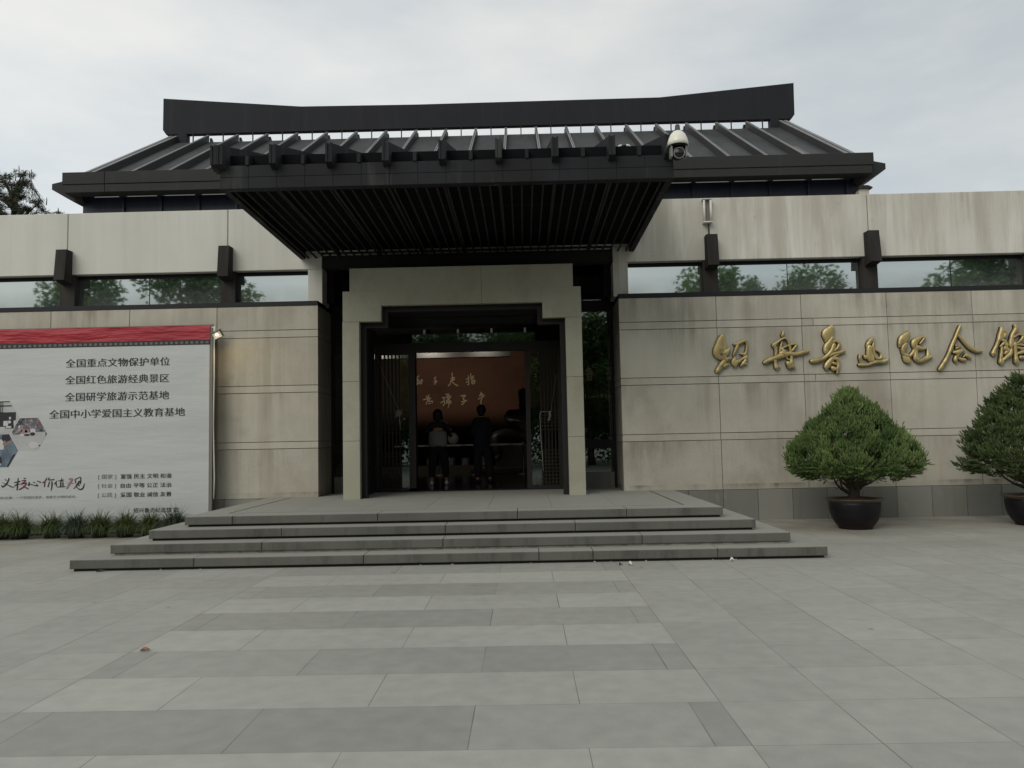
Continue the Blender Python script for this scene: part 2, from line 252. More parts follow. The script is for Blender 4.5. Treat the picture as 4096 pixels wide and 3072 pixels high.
def leafy(m, t=0.35):
    # thin leaves let light through: part of the diffuse lobe is translucent
    n, l = m.node_tree.nodes, m.node_tree.links; b = n['Principled BSDF']; out = n['Material Output']
    tr = n.new('ShaderNodeBsdfTranslucent'); mx = n.new('ShaderNodeMixShader'); mx.inputs[0].default_value = t
    l.new(b.inputs['Base Color'].links[0].from_socket, tr.inputs['Color']); l.new(b.outputs[0], mx.inputs[1]); l.new(tr.outputs[0], mx.inputs[2]); l.new(mx.outputs[0], out.inputs['Surface'])
for k_ in ('leaf', 'grass', 'grass_blue'): leafy(M[k_])
leafy(M['juniper'], 0.2); leafy(M['juniper_dark'], 0.2)
# striped knit: vertical light and dark stripes
def striped():
    m = mk('striped_knit', (0.02, 0.018, 0.018), 0.9); n, l = m.node_tree.nodes, m.node_tree.links
    tc = n.new('ShaderNodeTexCoord'); sp = n.new('ShaderNodeSeparateXYZ'); mu = n.new('ShaderNodeMath'); mu.operation = 'MULTIPLY'; mu.inputs[1].default_value = 54
    fr = n.new('ShaderNodeMath'); fr.operation = 'FRACT'; gt = n.new('ShaderNodeMath'); gt.operation = 'GREATER_THAN'; gt.inputs[1].default_value = 0.55
    mx = n.new('ShaderNodeMix'); mx.data_type = 'RGBA'; mx.inputs[6].default_value = (0.025, 0.022, 0.022, 1); mx.inputs[7].default_value = (0.50, 0.49, 0.46, 1)
    l.new(tc.outputs['Object'], sp.inputs[0]); l.new(sp.outputs['X'], mu.inputs[0]); l.new(mu.outputs[0], fr.inputs[0]); l.new(fr.outputs[0], gt.inputs[0])
    l.new(gt.outputs[0], mx.inputs[0]); l.new(mx.outputs[2], n['Principled BSDF'].inputs['Base Color'])
    return m
M['striped'] = striped()

# paving: a central band of alternating light and dark strips, square slabs on both sides
def paving_mat():
    m = bpy.data.materials.new('granite_paving'); m.use_nodes = True
    n, l = m.node_tree.nodes, m.node_tree.links; b = n['Principled BSDF']
    tc = n.new('ShaderNodeTexCoord'); sp = n.new('ShaderNodeSeparateXYZ'); l.new(tc.outputs['Object'], sp.inputs[0])
    def op(o, a, b_=None, c=None):
        q = n.new('ShaderNodeMath'); q.operation = o
        for i, v in enumerate((a, b_, c)):
            if v is None: continue
            if isinstance(v, (int, float)): q.inputs[i].default_value = v
            else: l.new(v, q.inputs[i])
        return q.outputs[0]
    X, Y = sp.outputs['X'], sp.outputs['Y']
    TD, TS, Y0, XR, XL = 0.6115, 0.608, 3.779, 1.038, -2.815
    v = op('DIVIDE', op('SUBTRACT', Y, Y0), TD); row = op('FLOOR', v); fv = op('SUBTRACT', v, row)
    par = op('SUBTRACT', row, op('MULTIPLY', op('FLOOR', op('DIVIDE', row, 2)), 2))          # 0 dark row, 1 light row
    inside = op('MULTIPLY', op('GREATER_THAN', X, XL), op('LESS_THAN', X, XR))
    light = op('MULTIPLY', op('GREATER_THAN', par, 0.5), 1.0)
    # strip slabs 1.16 m long, joints staggered row to row
    us = op('DIVIDE', op('ADD', X, op('ADD', op('MULTIPLY', light, 0.592), 0.295)), 1.162)
    # side slabs
    ur = op('DIVIDE', op('SUBTRACT', X, XR), TS); ul = op('DIVIDE', op('SUBTRACT', X, XL), TS)
    uside = op('ADD', op('MULTIPLY', op('GREATER_THAN', X, XR), ur), op('MULTIPLY', op('LESS_THAN', X, XL), ul))
    u = op('ADD', op('MULTIPLY', inside, us), op('MULTIPLY', op('SUBTRACT', 1.0, inside), uside))
    ci = op('FLOOR', u); fu = op('SUBTRACT', u, ci)
    wid = op('ADD', op('MULTIPLY', inside, 1.162), op('MULTIPLY', op('SUBTRACT', 1.0, inside), TS))
    # distance to the nearest joint, in metres
    dx = op('MULTIPLY', op('MINIMUM', fu, op('SUBTRACT', 1.0, fu)), wid)
    dy = op('MULTIPLY', op('MINIMUM', fv, op('SUBTRACT', 1.0, fv)), TD)
    dl = op('MINIMUM', op('ABSOLUTE', op('SUBTRACT', X, XR)), op('ABSOLUTE', op('SUBTRACT', X, XL)))
    wj = n.new('ShaderNodeTexNoise'); wj.inputs['Scale'].default_value = 1.1; l.new(tc.outputs['Object'], wj.inputs['Vector'])
    jw = op('ADD', op('MULTIPLY', wj.outputs['Fac'], 0.0055), -0.0002)
    j = op('LESS_THAN', op('MINIMUM', op('MINIMUM', dx, op('MULTIPLY', dy, 1.6)), dl), jw)
    comb = n.new('ShaderNodeCombineXYZ'); l.new(op('ADD', ci, op('MULTIPLY', inside, 50)), comb.inputs['X']); l.new(row, comb.inputs['Y'])
    wnz = n.new('ShaderNodeTexWhiteNoise'); wnz.noise_dimensions = '3D'; l.new(comb.outputs[0], wnz.inputs['Vector'])
    # base tone per slab
    tone = op('ADD', op('MULTIPLY', op('SUBTRACT', wnz.outputs['Value'], 0.5), 0.040), 0.322)
    tone = op('ADD', tone, op('MULTIPLY', inside, op('ADD', op('MULTIPLY', light, 0.062), -0.030)))
    n1 = n.new('ShaderNodeTexNoise'); n1.inputs['Scale'].default_value = 0.55; n1.inputs['Detail'].default_value = 5; l.new(tc.outputs['Object'], n1.inputs['Vector'])
    n2 = n.new('ShaderNodeTexNoise'); n2.inputs['Scale'].default_value = 140; n2.inputs['Detail'].default_value = 2; l.new(tc.outputs['Object'], n2.inputs['Vector'])
    n3 = n.new('ShaderNodeTexNoise'); n3.inputs['Scale'].default_value = 7; n3.inputs['Detail'].default_value = 6; l.new(tc.outputs['Object'], n3.inputs['Vector'])
    f = op('ADD', op('MULTIPLY', op('SUBTRACT', n1.outputs['Fac'], 0.5), 0.34), 1.0)
    f = op('ADD', f, op('MULTIPLY', op('SUBTRACT', n2.outputs['Fac'], 0.5), 0.34))
    f = op('ADD', f, op('MULTIPLY', op('SUBTRACT', n3.outputs['Fac'], 0.5), 0.36))
    tone = op('MULTIPLY', tone, f)
    cc = n.new('ShaderNodeCombineColor'); l.new(op('MULTIPLY', tone, 0.992), cc.inputs[0]); l.new(op('MULTIPLY', tone, 0.995), cc.inputs[1]); l.new(op('MULTIPLY', tone, 0.90), cc.inputs[2])
    cur = cc.outputs[0]
    # earthy dirt that collects towards the wall foot, and small round spots
    nd = n.new('ShaderNodeTexNoise'); nd.inputs['Scale'].default_value = 1.2; nd.inputs['Detail'].default_value = 6; l.new(tc.outputs['Object'], nd.inputs['Vector'])
    mr = n.new('ShaderNodeMapRange'); mr.inputs['From Min'].default_value = 9.6; mr.inputs['From Max'].default_value = 13.0; l.new(Y, mr.inputs['Value'])
    nr = n.new('ShaderNodeMapRange'); nr.inputs['From Min'].default_value = 0.36; nr.inputs['From Max'].default_value = 0.66; l.new(nd.outputs['Fac'], nr.inputs['Value'])
    mx = n.new('ShaderNodeMix'); mx.data_type = 'RGBA'; l.new(op('MULTIPLY', op('MULTIPLY', mr.outputs[0], nr.outputs[0]), 0.82), mx.inputs[0]); l.new(cur, mx.inputs[6]); mx.inputs[7].default_value = (0.21, 0.165, 0.115, 1); cur = mx.outputs[2]
    vo = n.new('ShaderNodeTexVoronoi'); vo.inputs['Scale'].default_value = 1.05; l.new(tc.outputs['Object'], vo.inputs['Vector'])
    spot = op('MULTIPLY', op('LESS_THAN', vo.outputs['Distance'], op('MULTIPLY', n3.outputs['Fac'], 0.055)), 0.5)
    mx = n.new('ShaderNodeMix'); mx.data_type = 'RGBA'; l.new(spot, mx.inputs[0]); l.new(cur, mx.inputs[6]); mx.inputs[7].default_value = (0.09, 0.085, 0.075, 1); cur = mx.outputs[2]
    mx = n.new('ShaderNodeMix'); mx.data_type = 'RGBA'; l.new(op('MULTIPLY', j, op('MINIMUM', 0.9, op('MULTIPLY', n1.outputs['Fac'], 1.25))), mx.inputs[0]); l.new(cur, mx.inputs[6]); mx.inputs[7].default_value = (0.055, 0.055, 0.048, 1); cur = mx.outputs[2]
    l.new(cur, b.inputs['Base Color']); b.inputs['Roughness'].default_value = 0.62; b.inputs['Specular IOR Level'].default_value = 0.35
    bp = n.new('ShaderNodeBump'); bp.inputs['Strength'].default_value = 0.12; bp.inputs['Distance'].default_value = 0.003
    l.new(n2.outputs['Fac'], bp.inputs['Height']); l.new(bp.outputs['Normal'], b.inputs['Normal'])
    return m
M['paving'] = paving_mat()
# ------------------------------------------------------------------ mesh helpers
class MB:
    def __init__(s): s.v = []; s.f = []; s.t = []; s.smooth = []
    def add(s, vs, fs, tone=None, smooth=False):
        o = len(s.v); s.v += [tuple(p) for p in vs]; s.f += [tuple(i+o for i in f) for f in fs]
        s.t += [tone if tone is not None else 0.5]*len(fs); s.smooth += [smooth]*len(fs); return s
    def box(s, x0, x1, y0, y1, z0, z1):
        if x0 > x1: x0, x1 = x1, x0
        v = [(x0, y0, z0), (x1, y0, z0), (x1, y1, z0), (x0, y1, z0), (x0, y0, z1), (x1, y0, z1), (x1, y1, z1), (x0, y1, z1)]
        return s.add(v, [(0, 3, 2, 1), (4, 5, 6, 7), (0, 1, 5, 4), (1, 2, 6, 5), (2, 3, 7, 6), (3, 0, 4, 7)])
    def cbox(s, x0, x1, y0, y1, z0, z1, c=0.006, tone=None):
        """box whose front (-y) face edges are chamfered by c"""
        o = [(x0, z0), (x1, z0), (x1, z1), (x0, z1)]; i = [(x0+c, z0+c), (x1-c, z0+c), (x1-c, z1-c), (x0+c, z1-c)]
        v = [(x, y0, z) for x, z in i] + [(x, y0+c, z) for x, z in o] + [(x, y1, z) for x, z in o]
        f = [(0, 1, 2, 3), (11, 10, 9, 8)]
        for a in range(4):
            b = (a+1) % 4; f += [(4+a, 4+b, b, a), (8+a, 8+b, 4+b, 4+a)]
        return s.add(v, f, tone)
    def xz(s, poly, y0, y1):
        """polygon in the x-z plane, extruded along y (poly counter-clockwise seen from the front)"""
        n = len(poly); v = [(x, y0, z) for x, z in poly] + [(x, y1, z) for x, z in poly]
        f = [tuple(range(n)), tuple(range(2*n-1, n-1, -1))] + [((i+1) % n, i, n+i, n+(i+1) % n) for i in range(n)]
        return s.add(v, f)
    def yz(s, poly, x0, x1):
        n = len(poly); v = [(x0, y, z) for y, z in poly] + [(x1, y, z) for y, z in poly]
        f = [tuple(range(n-1, -1, -1)), tuple(range(n, 2*n))] + [(i, (i+1) % n, n+(i+1) % n, n+i) for i in range(n)]
        return s.add(v, f)
    def tube(s, pts, rad, n=8, tone=None, cap=True, flat=1.0):
        pts = [Vector(p) for p in pts]; m = len(pts)
        if not isinstance(rad, (list, tuple)): rad = [rad]*m
        vs = []; up = None
        for i, p in enumerate(pts):
            d = (pts[min(i+1, m-1)]-pts[max(i-1, 0)]); d = d.normalized() if d.length > 1e-9 else Vector((0, 0, 1))
            if up is None: up = Vector((0, 0, 1)) if abs(d.z) < 0.9 else Vector((1, 0, 0))
            a = d.cross(up).normalized(); b = a.cross(d).normalized(); up = b
            for k in range(n):
                t = 2*pi*k/n; vs.append(p + a*cos(t)*rad[i] + b*sin(t)*rad[i]*flat)
        fs = [(i*n+k, i*n+(k+1) % n, (i+1)*n+(k+1) % n, (i+1)*n+k) for i in range(m-1) for k in range(n)]
        if cap: fs += [tuple(range(n-1, -1, -1)), tuple(range((m-1)*n, m*n))]
        return s.add(vs, fs, tone, True)
    def lathe(s, prof, c=(0, 0, 0), n=32, axis=None, closed=False):
        """profile of (r, z); optional axis vector"""
        R = Vector((0, 0, 1)).rotation_difference(Vector(axis)).to_matrix() if axis is not None else Matrix.Identity(3)
        c = Vector(c); m = len(prof); vs = []
        for r, z in prof:
            for k in range(n):
                t = 2*pi*k/n; vs.append(c + R @ Vector((r*cos(t), r*sin(t), z)))
        fs = [(i*n+k, i*n+(k+1) % n, (i+1)*n+(k+1) % n, (i+1)*n+k) for i in range(m-1) for k in range(n)]
        return s.add(vs, fs, None, True)
    def ball(s, c, r, n=16, sc=(1, 1, 1)):
        pr = [(sin(pi*i/n)*1.0, -cos(pi*i/n)) for i in range(n+1)]; c = Vector(c); vs = []
        for a, z in pr:
            for k in range(n): vs.append(c + Vector((a*cos(2*pi*k/n)*r*sc[0], a*sin(2*pi*k/n)*r*sc[1], z*r*sc[2])))
        fs = [(i*n+k, i*n+(k+1) % n, (i+1)*n+(k+1) % n, (i+1)*n+k) for i in range(n) for k in range(n)]
        return s.add(vs, fs, None, True)
    def blade(s, p, d, side, L, w, tone):
        """leaf-like diamond"""
        p = Vector(p); a = p + d*L*0.45
        return s.add([p, a+side*w*0.5, p+d*L, a-side*w*0.5], [(0, 1, 2, 3)], tone)
    def build(s, name, mat, parent=None, origin=None):
        me = bpy.data.meshes.new(name)
        base = Vector(origin) if origin is not None else Vector((0, 0, 0))
        if parent is not None: base = world_loc(parent) + (Vector(origin)-world_loc(parent) if origin is not None else Vector((0, 0, 0)))
        me.from_pydata([(x-base.x, y-base.y, z-base.z) for x, y, z in s.v], [], s.f)
        if any(s.smooth): me.polygons.foreach_set('use_smooth', s.smooth)
        if len(set(s.t)) > 1:
            at = me.attributes.new('tone', 'FLOAT', 'FACE'); at.data.foreach_set('value', s.t)
        me.update()
        o = bpy.data.objects.new(name, me); COL.objects.link(o)
        if mat is not None: me.materials.append(mat if not isinstance(mat, str) else M[mat])
        if parent is not None:
            o.parent = parent; o.location = base - world_loc(parent)
        else: o.location = base
        return o

def world_loc(o):
    p = Vector(o.location)
    while o.parent is not None: o = o.parent; p += Vector(o.location)
    return p

def thing(name, label, cat, loc, group=None):
    o = bpy.data.objects.new(name, None); COL.objects.link(o); o.location = loc; o.empty_display_size = 0.2
    return tag(o, label, cat, group)
def tag(o, label, cat, group=None):
    o['label'] = label; o['category'] = cat
    if group: o['group'] = group
    return o
def dup(root, loc, label, rz=0.0, sc=1.0, group=None):
    r = root.copy(); COL.objects.link(r); r.location = loc; r.rotation_euler = (0, 0, rz); r.scale = (sc, sc, sc); r['label'] = label
    if group: r['group'] = group
    for ch in list(root.children):
        c = ch.copy(); COL.objects.link(c); c.parent = r
        for g in list(ch.children):
            d = g.copy(); COL.objects.link(d); d.parent = c
    return r

def skin_mesh(pts, edges, rad, levels=2):
    """one continuous tapered body grown round a skeleton; pts[0] is the root"""
    me = bpy.data.meshes.new('skin_tmp'); me.from_pydata(pts, edges, [])
    o = bpy.data.objects.new('skin_tmp', me); COL.objects.link(o)
    sk = o.modifiers.new('skin', 'SKIN'); sk.use_smooth_shade = True; sk.branch_smoothing = 0.3
    for i, v in enumerate(me.skin_vertices[0].data):
        r = rad[i]; v.radius = (r, r) if not isinstance(r, (tuple, list)) else r; v.use_root = (i == 0)
    ss = o.modifiers.new('sub', 'SUBSURF'); ss.levels = levels; ss.render_levels = levels
    dg = bpy.context.evaluated_depsgraph_get(); dg.update()
    nm = bpy.data.meshes.new_from_object(o.evaluated_get(dg))
    bpy.data.objects.remove(o, do_unlink=True); bpy.data.meshes.remove(me)
    nm.polygons.foreach_set('use_smooth', [True]*len(nm.polygons))
    return nm
def skin_obj(name, pts, edges, rad, mat, parent, levels=2):
    nm = skin_mesh(pts, edges, rad, levels); nm.name = name; nm.materials.clear(); nm.materials.append(M[mat])
    o = bpy.data.objects.new(name, nm); COL.objects.link(o); o.parent = parent; return o

def stroke(mb, pts, y, depth, rise=None, n=12, wide=1.0, edge=None, thick=0.0):
    """a brush stroke lying on a wall plane y: rounded ends, pillow cross-section, pts of (x, z, halfwidth) in mm"""
    P = [(a/1000, b/1000, w/1000*wide) for a, b, w in pts]
    # resample smoothly
    q = []
    for i in range(len(P)-1):
        p0 = P[max(i-1, 0)]; p1 = P[i]; p2 = P[i+1]; p3 = P[min(i+2, len(P)-1)]
        for k in range(4):
            t = k/4
            q.append(tuple(0.5*((2*p1[j]) + (-p0[j]+p2[j])*t + (2*p0[j]-5*p1[j]+4*p2[j]-p3[j])*t*t + (-p0[j]+3*p1[j]-3*p2[j]+p3[j])*t*t*t) for j in range(3)))
    q.append(P[-1]); rings = []
    def ring(x, z, w, dx, dz):
        nx, nz = -dz, dx; hh = depth*min(1.0, 0.35+w/0.06)
        return [(x+nx*w*cos(a), y-thick-hh*max(0.0, sin(a))**0.75, z+nz*w*cos(a)) for a in [pi*k/(n-1) for k in range(n)]]
    m = len(q)
    for i in range(m):
        a, b = q[max(i-1, 0)], q[min(i+1, m-1)]; L = math.hypot(b[0]-a[0], b[1]-a[1]) or 1e-6
        dx, dz = (b[0]-a[0])/L, (b[1]-a[1])/L; w = max(0.0015, q[i][2])
        if i == 0:
            for e in (0.95, 0.6): rings.append(ring(q[0][0]-dx*w*e, q[0][1]-dz*w*e, w*sqrt(1-e*e), dx, dz))
        rings.append(ring(q[i][0], q[i][1], w, dx, dz))
        if i == m-1:
            for e in (0.6, 0.95): rings.append(ring(q[i][0]+dx*w*e, q[i][1]+dz*w*e, w*sqrt(1-e*e), dx, dz))
    vs = [p for r in rings for p in r]; fs = []
    for i in range(len(rings)-1):
        for k in range(n-1): fs.append((i*n+k, i*n+k+1, (i+1)*n+k+1, (i+1)*n+k))
    fs += [tuple(range(n)), tuple(range((len(rings)-1)*n+n-1, (len(rings)-1)*n-1, -1))]
    mb.add(vs, fs, None, True)
    if edge is not None:      # upright side walls between the wall and the pillowed face
        loop = [r[0] for r in rings] + [r[-1] for r in rings[::-1]]
        m = len(loop); ev = [(a, b-0.001, c) for a, b, c in loop] + [(a, y+thick+0.02, c) for a, b, c in loop]
        edge.add(ev, [(i, (i+1) % m, m+(i+1) % m, m+i) for i in range(m)])

def flat_stroke(mb, pts, y):
    """a painted brush stroke: thin ribbon of varying width"""
    stroke(mb, pts, y, 0.003, n=4)

def text_obj(s, x0, x1, z0, z1, y, mat, parent, name='lettering', bold=0.0, thick=0.0):
    cu = bpy.data.curves.new('txt', 'FONT'); cu.body = s; cu.size = 1.0; cu.extrude = 0.0; cu.resolution_u = 3
    if bold: cu.offset = bold
    o = bpy.data.objects.new('txt', cu); COL.objects.link(o)
    dg = bpy.context.evaluated_depsgraph_get(); dg.update()
    me = bpy.data.meshes.new_from_object(o.evaluated_get(dg)); bpy.data.objects.remove(o, do_unlink=True)
    xs = [v.co.x for v in me.vertices]; ys = [v.co.y for v in me.vertices]
    a, b, c, d = min(xs), max(xs), min(ys), max(ys)
    mb = MB(); offs = ((-thick, 0.0), (thick, 0.0008)) if thick else ((0, 0),)
    for dx, dy in offs:
        vs = [(x0+(v.co.x-a)/(b-a)*(x1-x0)+dx, y-dy, z0+(v.co.y-c)/(d-c)*(z1-z0)) for v in me.vertices]
        mb.add(vs, [tuple(p.vertices) for p in me.polygons])
    bpy.data.meshes.remove(me)
    return mb.build(name, mat, parent)

rnd = random.Random(7)
XC = -0.945

# ================================================================== ground
g = MB(); g.add([(-400, -400, 0), (400, -400, 0), (400, 600, 0), (-400, 600, 0)], [(0, 1, 2, 3)])
o = g.build('paving', 'paving'); o['kind'] = 'structure'

# ================================================================== memorial hall
YW, YF, YG = 13.43, 13.70, 13.87          # lower wall, parapet, strip windows
hall = thing('memorial_hall', 'low concrete memorial hall with dark ribbed roof and stepped stone portal', 'building', (XC, YW, 0))
courses = [(0.522, 1.358), (1.368, 1.478), (1.488, 2.323), (2.333, 2.447), (2.457, 3.284), (3.294, 3.414), (3.424, 3.838)]
def lower_wall(x0, x1, corner, joints):
    mb = MB(); core = MB()
    for ci, (a, b) in enumerate(courses):
        xs = [x0] + joints[ci % 2] + [x1]
        for p, q in zip(xs[:-1], xs[1:]):
            l = p+0.0045 if p != x0 else p; r = q-0.0045 if q != x1 else q
            mb.cbox(l, r, YW+rnd.uniform(-0.0015, 0.0015), 14.36, a, b, 0.004, tone=rnd.uniform(0.0, 0.55))
    w = mb.build('stone_wall', 'stone', hall)
    cx0 = x0+0.012 if corner == x0 else x0; cx1 = x1-0.012 if corner == x1 else x1
    core.box(cx0, cx1, YW+0.012, 14.35, 0.50, 3.835).build('wall_joint', 'joint', w)
    b = MB(); bj = MB(); x = x0
    edges = [x0]
    if corner == x0:
        x = 2.196
        while x < x1-0.3: edges.append(x); x += 0.5853
    else:
        x = -3.53-0.45
        tmp = []
        while x > x0+0.3: tmp.append(x); x -= 0.585
        edges += tmp[::-1]
    edges.append(x1)
    for p, q in zip(edges[:-1], edges[1:]):
        b.cbox(p+0.003, q-0.003, YW-0.004+rnd.uniform(-0.001, 0.001), 14.36, -0.02, 0.515, 0.004, tone=rnd.uniform(0.0, 0.6))
    pl = b.build('wall_base', 'plinth', hall)
    bj.box(x0+0.01, x1-0.01, YW+0.01, 14.35, -0.02, 0.51).build('wall_joint', 'gap', pl)
lower_wall(1.69, 16.0, 1.69, ([3.366, 4.823, 6.288, 7.746, 9.21, 10.67, 12.1, 13.6], [3.36, 4.83, 5.02, 6.29, 7.75, 9.21, 10.67, 12.1]))
lower_wall(-17.0, -3.53, -3.53, ([-13.9, -12.5, -11.0, -9.6, -8.208, -6.823, -5.292], [-13.9, -12.5, -11.0, -9.6, -8.208, -6.75, -5.292]))
for x0, x1 in ((-17.0, -3.53), (1.69, 16.0)):
    MB().box(x0, x1, YW-0.006, 14.0, 3.842, 3.92).build('window_sill_beam', 'ledge', hall)

SEAMS = [-13.9, -10.97, -8.10, -5.213, 3.366, 6.171, 9.04, 11.91, 14.8]
# parapet panels
def parapet(x0, x1, z0, z1, mat):
    MB().cbox(x0+0.006, x1-0.006, YF, YF+0.30, z0, z1, 0.008).build('parapet_panel', mat, hall)
for a, b, mt in ((-17, -13.9, 'concrete'), (-13.9, -10.97, 'concrete'), (-10.97, -8.10, 'concrete'), (-8.10, -5.213, 'concrete'), (6.171, 9.04, 'concrete_stained'), (3.366, 6.171, 'concrete_stained'), (9.04, 11.91, 'concrete_stained'), (11.91, 16.0, 'concrete_stained')):
    parapet(a, b, 4.537, 5.656, mt)
parapet(-5.213, -3.522, 4.537, 5.656, 'concrete'); parapet(1.64, 3.366, 4.537, 5.656, 'concrete_stained')
MB().box(-3.52, 1.638, YF+0.02, YF+0.3, 4.78, 5.65).build('parapet_panel', 'concrete', hall)
MB().box(-17, 16, YF+0.03, YF+0.28, 4.56, 5.63).build('parapet_core', 'gap', hall)
# end pilasters of the window strip
for a, b, mt in ((-3.776, -3.522, 'concrete'), (1.64, 1.905, 'concrete_stained')):
    MB().cbox(a, b, YF+0.004, 14.2, 3.921, 4.535, 0.004).build('pilaster', mt, hall)
for a, b in ((-3.52, -3.40), (1.52, 1.638)):
    MB().box(a, b, 14.02, 14.36, 3.98, 4.78).build('recess_jamb', 'black_metal', hall)
# strip windows
def strip_window(x0, x1, mull):
    fr = MB(); fr.box(x0, x1, YG-0.03, YG+0.05, 4.475, 4.537); fr.box(x0, x1, YG-0.02, YG+0.05, 3.921, 3.935)
    f = fr.build('window', 'black_metal', hall)
    xs = [x0] + mull + [x1]
    for a, b in zip(xs[:-1], xs[1:]):
        MB().box(a+0.004, b-0.004, YG, YG+0.012, 3.936, 4.474).build('pane', 'window', f)
    for mx in mull: MB().box(mx-0.006, mx+0.006, YG-0.006, YG+0.03, 3.936, 4.474).build('mullion', 'black_metal', f)
    MB().box(x0, x1, YG+0.055, YG+0.075, 3.92, 4.537).build('blind_backing', 'gap', f)
strip_window(-3.776-1.35, -3.777, [])
for k in range(3): strip_window(-8.0-2.87*k, -5.32-2.87*k, [-6.69-2.87*k])
strip_window(1.906, 3.26, [])
strip_window(3.49, 6.03, [4.763]); strip_window(6.30, 8.93, [7.655]); strip_window(9.17, 11.8, [10.53]); strip_window(12.04, 15.9, [13.5])
for sx in SEAMS:
    MB().box(sx-0.13, sx+0.13, 13.722, YG+0.05, 3.921, 4.536).build('window_column', 'column', hall)
    MB().yz([(13.45, 4.40), (13.72, 4.362), (13.72, 4.96), (13.51, 4.955)], sx-0.095, sx+0.095).build('bracket', 'bracket', hall)

# ------------------------------------------------------------------ clerestory and main roof
MB().box(-8.12, 6.22, 14.20, 21.9, 4.7, 6.30).build('clerestory_wall', 'navy', hall)
ev = MB()
for x0, x1 in ((-8.25, -7.48+0.0), (-7.474, -3.2), (-3.194, 1.6), (1.606, 6.35)):
    ev.cbox(x0, x1, 13.74, 14.02, 6.205, 6.428, 0.006)
    ev.cbox(max(x0, -8.22), min(x1, 6.32), 13.752, 14.02, 6.055, 6.198, 0.005)
ev.box(-8.22, 6.32, 13.77, 14.0, 6.19, 6.21)
eb = ev.build('eave_beam', 'eave', hall)
for s in (-1, 1):
    poly = [(-8.43, 6.115), (-8.06, 5.895), (-7.87, 5.89), (-7.87, 6.05), (-8.20, 6.06), (-8.20, 6.27), (-8.43, 6.22)]
    if s > 0: poly = [(2*XC-x+0.01, z) for x, z in poly][::-1]
    poly = [(x*1.0225, 1.45+(z-1.45)*1.0225) for x, z in poly]
    MB().xz(poly, 14.05, 14.8).build('eave_end_block', 'eave', hall)
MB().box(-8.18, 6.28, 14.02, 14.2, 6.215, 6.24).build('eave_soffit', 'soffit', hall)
MB().yz([(14.199, 6.10), (14.199, 6.205), (14.13, 6.205)], -7.9, 6.0).build('eave_reflector', 'steel', hall)  # added tilted reflector, stands in for bright slits under the eave
for k in range(20):
    x = -7.35+0.7045*k
    MB().yz([(14.0, 6.08), (14.16, 6.03), (14.16, 4.9), (14.199, 4.9), (14.199, 6.22), (14.0, 6.22)], x-0.022, x+0.022).build('eave_bracket', 'navy', hall)
# ribs: z = ZR(y) along the top of every rafter
SL = 0.5943
def ZR(y): return 6.75 + SL*(y-14.6)
RX = [-7.37+0.7105*k for k in range(19)]
def rafter(x0, x1, d=0.20):
    mb = MB(); w = x1-x0; y0, y1 = 13.98, 18.10
    def bar(a, b, top, dep):
        mb.yz([(y0, ZR(y0)+top-dep), (y1, ZR(y1)+top-dep), (y1, ZR(y1)+top), (y0, ZR(y0)+top)], a, b)
    bar(x0, x1, -0.012, d)
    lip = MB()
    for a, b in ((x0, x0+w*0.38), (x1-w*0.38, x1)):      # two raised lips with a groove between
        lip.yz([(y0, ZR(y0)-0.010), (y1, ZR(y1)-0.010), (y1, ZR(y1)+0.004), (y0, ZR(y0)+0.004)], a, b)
    yr = 18.26; back = ZR(18.10)
    mb.yz([(18.26, back-0.2), (22.3, back-0.2-SL*4.04), (22.3, back-SL*4.04), (18.26, back-0.012)], x0, x1)
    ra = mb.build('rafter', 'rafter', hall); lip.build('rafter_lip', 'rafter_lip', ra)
    return ra
rafter(-8.29, -8.10, 0.24)
for x in RX: rafter(x-0.027, x+0.027)
rafter(6.18, 6.37, 0.24)
xs = [-8.10] + RX + [6.18]
for i in range(len(xs)-1):
    a = xs[i] + (0.034 if i else 0.002); b = xs[i+1] - (0.034 if i < len(xs)-2 else 0.002)
    mb = MB()
    for y0, y1 in ((13.98, 14.93), (14.936, 16.55), (16.556, 18.04)):
        mb.yz([(y0, ZR(y0)-0.20), (y1, ZR(y1)-0.20), (y1, ZR(y1)-0.162), (y0, ZR(y0)-0.162)], a, b)
    y0, y1 = 18.36, 22.2; zz = ZR(18.04)-0.162
    mb.yz([(y0, zz-0.10), (y1, zz-0.10-SL*3.84), (y1, zz-0.06-SL*3.84), (y0, zz-0.06)], a, b)
    p = mb.build('roof_panel', 'roof_sheet', hall)
    if i == 19:
        q = MB()
        for y0, y1 in ((14.9, 14.936), (14.96, 15.95)):
            q.yz([(y0, ZR(y0)-0.158), (y1, ZR(y1)-0.158), (y1, ZR(y1)-0.150), (y0, ZR(y0)-0.150)], 5.47, 5.78)
        q.build('loose_sheet', 'hall_pale', p)
# thin posts and the ridge beam above the light gap
for i in range(len(xs)-1):
    mx = (xs[i]+xs[i+1])/2
    MB().box(mx-0.012, mx+0.012, 18.10, 18.125, ZR(18.04)-0.2, 8.87).build('ridge_post', 'black_metal', hall)
for a, b in ((-8.10, -7.885), (5.985, 6.18)):
    MB().box(a, b, 18.08, 18.28, 8.60, 8.875).build('ridge_post', 'roof_dark', hall)
rb = MB()
prof = [(-8.385, 8.872), (6.49, 8.872), (6.56, 8.965), (6.572, 9.735), (3.40, 9.468), (-2.38, 9.448), (-5.15, 9.474), (-8.455, 9.756), (-8.46, 8.985)]
rb.xz(prof, 18.10, 18.26).build('ridge_beam', 'roof_dark', hall)
rj = MB()
for x, z in ((-5.15, 9.466), (-2.38, 9.44), (3.40, 9.46), (0.5, 9.44), (5.6, 9.63)):
    rj.box(x-0.004, x+0.004, 18.097, 18.11, 8.88, z)
rj.build('ridge_joint', 'gap', hall)

